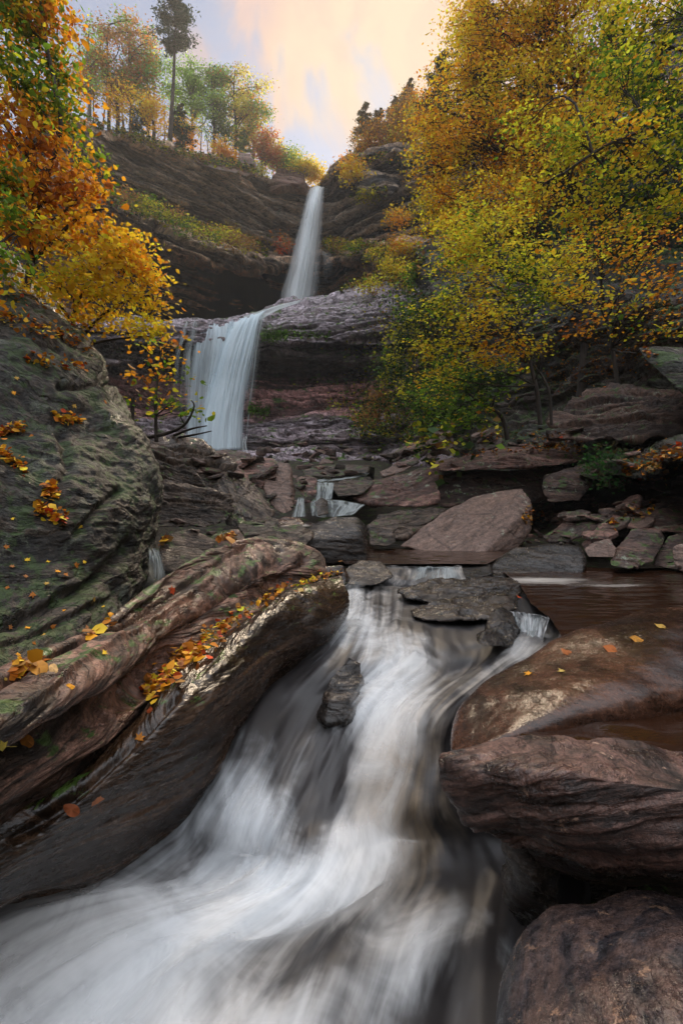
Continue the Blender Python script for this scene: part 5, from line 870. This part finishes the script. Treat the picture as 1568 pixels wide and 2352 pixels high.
    conifer('dark evergreen behind the golden tree', 1400, 700, 20, 12, 3.0, .18, 42, start=.1, name='evergreen_tree', cat='evergreen', r0=.25, col=(Dg, (.02, .045, .012)))
    conifer('dark evergreen deep in the right hand woods', 1250, 640, 24, 14, 3.2, .2, 43, start=.05, name='evergreen_tree', cat='evergreen', r0=.25, col=(Dg, (.05, .07, .02)))
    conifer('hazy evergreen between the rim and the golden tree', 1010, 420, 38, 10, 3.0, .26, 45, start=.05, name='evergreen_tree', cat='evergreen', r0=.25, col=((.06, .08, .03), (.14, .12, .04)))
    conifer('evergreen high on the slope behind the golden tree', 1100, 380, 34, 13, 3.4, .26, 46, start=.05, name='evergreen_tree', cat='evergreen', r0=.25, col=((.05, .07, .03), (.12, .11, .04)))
right_trees()
def left_trees():
    b = P(60, 700, 5.2)
    tree('orange_tree', 'orange and green leaved tree leaning in from the upper left edge', 'tree', b, [b, P(75, 560, 5.2), P(110, 400, 5.1), P(140, 280, 5.1), P(100, 60, 5.2), P(90, -100, 5.2)],
         [(60, 60, 5.2, 80, 80), (20, 0, 5.4, 90, 70), (110, 20, 5.4, 50, 60), (150, 220, 5.4, 40, 60), (10, 420, 4.9, 70, 70), (0, 600, 4.3, 70, 40), (-60, 680, 4.0, 60, 40), (60, 540, 5.0, 70, 40), (40, 200, 5, 90, 80), (120, 160, 5.4, 40, 70), (60, 320, 5, 100, 70), (140, 290, 5.3, 50, 50), (180, 380, 5.2, 60, 40), (90, 430, 5, 110, 50), (190, 440, 5, 55, 34), (20, 500, 4.6, 60, 60), (20, -60, 5, 100, 60), (-60, 150, 5, 70, 120), (-60, 350, 5, 70, 120)], (Gr, Yg, Or, Do), (3, 1, 2.6, 2), .055, 9, .85, .035, None, 201, thin=.0, flat=.6, stems=[[P(75, 600, 5.2), P(180, 500, 5.1), P(240, 480, 5)], [P(110, 400, 5.1), P(40, 330, 5), P(-40, 200, 5)], [P(75, 560, 5.2), P(30, 460, 4.9), P(-40, 380, 4.8)]])
    b = P(170, 820, 5.4)
    tree('golden_bush', 'bright golden yellow bush spreading above the mossy boulder', 'bush', b, [b, P(165, 740, 5.4), P(200, 660, 5.3), P(260, 590, 5.3)],
         [(110, 540, 5.2, 90, 44), (220, 530, 5.2, 70, 46), (280, 590, 5.3, 70, 46), (200, 620, 5.1, 90, 46), (320, 640, 5.4, 60, 46), (250, 690, 5.3, 80, 34), (350, 710, 5.5, 40, 34), (130, 660, 5.1, 60, 40), (300, 560, 5.5, 50, 26), (330, 760, 5.5, 60, 20), (210, 740, 5.3, 60, 20)], (Or, Yw, Yw, Yg), (2, 3, 2, .8), .05, 8, 1.0, .03, None, 202, thin=.0, flat=.6, stems=[[P(170, 800, 5.4), P(240, 720, 5.4), P(330, 680, 5.4), P(390, 690, 5.5)], [P(165, 740, 5.4), P(100, 640, 5.2), P(60, 560, 5.2)], [P(170, 800, 5.4), P(260, 780, 5.5), P(370, 770, 5.6)]])
    b = P(360, 1015, 7.2)
    tree('small_tree', 'small sparse tree with orange and green leaves in front of the lower waterfall', 'tree', b, [b, P(358, 940, 7.2), P(362, 870, 7.2), P(372, 800, 7.2)],
         [(350, 800, 7.2, 40, 30), (390, 790, 7.2, 30, 40), (330, 860, 7.2, 40, 30), (385, 860, 7.2, 40, 36), (350, 920, 7.2, 50, 30), (410, 920, 7.1, 40, 24), (440, 960, 7, 30, 18), (320, 960, 7.2, 26, 18)], (Gr, Yg, Or, Do), (2, 1, 2, 1), .075, 5, .42, .03, None, 203, thin=.05, flat=.6)
    V, Fc = join([tube(cr1(np.array(p), 14, 0), a, b_, 6) for p, a, b_ in (([P(340, 1005, 7.3), P(385, 995, 7.1), P(425, 975, 7), P(446, 935, 6.9), P(440, 920, 6.9)], .03, .01), ([P(400, 1000, 7.2), P(440, 985, 7), P(475, 978, 6.9)], .022, .008), ([P(410, 1005, 7.2), P(450, 998, 7), P(486, 990, 6.8)], .02, .007), ([P(425, 975, 7), P(415, 955, 6.9), P(425, 940, 6.8)], .012, .005))])
    setp(mk('dead_branch', V, Fc, M['bark']), 'bare curved dead branches on the dark outcrop before the lower waterfall', 'branch')
    b = P(305, 1010, 7); V, Fc = tube(cr1(np.array([b, P(304, 960, 7), P(306, 915, 7)]), 8, 0), .035, .03, 7); setp(mk('tree_stump', V, Fc, M['bark']), 'thin broken upright stump left of the small sparse tree', 'stump')
left_trees()

# ------------------------------------------------------------------ air
def haze():
    m, n, l = newmat('gorge_haze'); out = N(n, 'ShaderNodeOutputMaterial'); v = N(n, 'ShaderNodeVolumePrincipled')
    v.inputs['Color'].default_value = (.95, .93, .9, 1); v.inputs['Density'].default_value = .0009; v.inputs['Anisotropy'].default_value = .35
    l.new(v.outputs[0], out.inputs['Volume'])
    x0, x1, y0, y1, z0, z1 = -262, 262, -27, 580, -240, 170
    V = [(x, y, z) for x in (x0, x1) for y in (y0, y1) for z in (z0, z1)]
    o = mk('haze', V, [(0, 1, 3, 2), (4, 6, 7, 5), (0, 4, 5, 1), (2, 3, 7, 6), (0, 2, 6, 4), (1, 5, 7, 3)], m, smooth=False, origin=np.zeros(3)); setp(o, 'thin pale morning haze filling the gorge', 'haze', None, 'stuff')
haze()

def relabel():
    """tell look-alikes apart by their order from the left as seen from the camera"""
    W = 'first second third fourth fifth sixth seventh eighth ninth tenth eleventh twelfth thirteenth fourteenth fifteenth sixteenth seventeenth eighteenth nineteenth twentieth'.split()
    d = {}
    for o in S.objects:
        if o.parent is None and o.get('group') and o.get('label'): d.setdefault(o['label'], []).append(o)
    for lab, os_ in d.items():
        if 1 < len(os_) <= 20:
            os_.sort(key=lambda o: o.location.x / max(o.location.y, .1))
            for i, o in enumerate(os_): o['label'] = lab + ', ' + W[i] + ' from the left'
relabel()
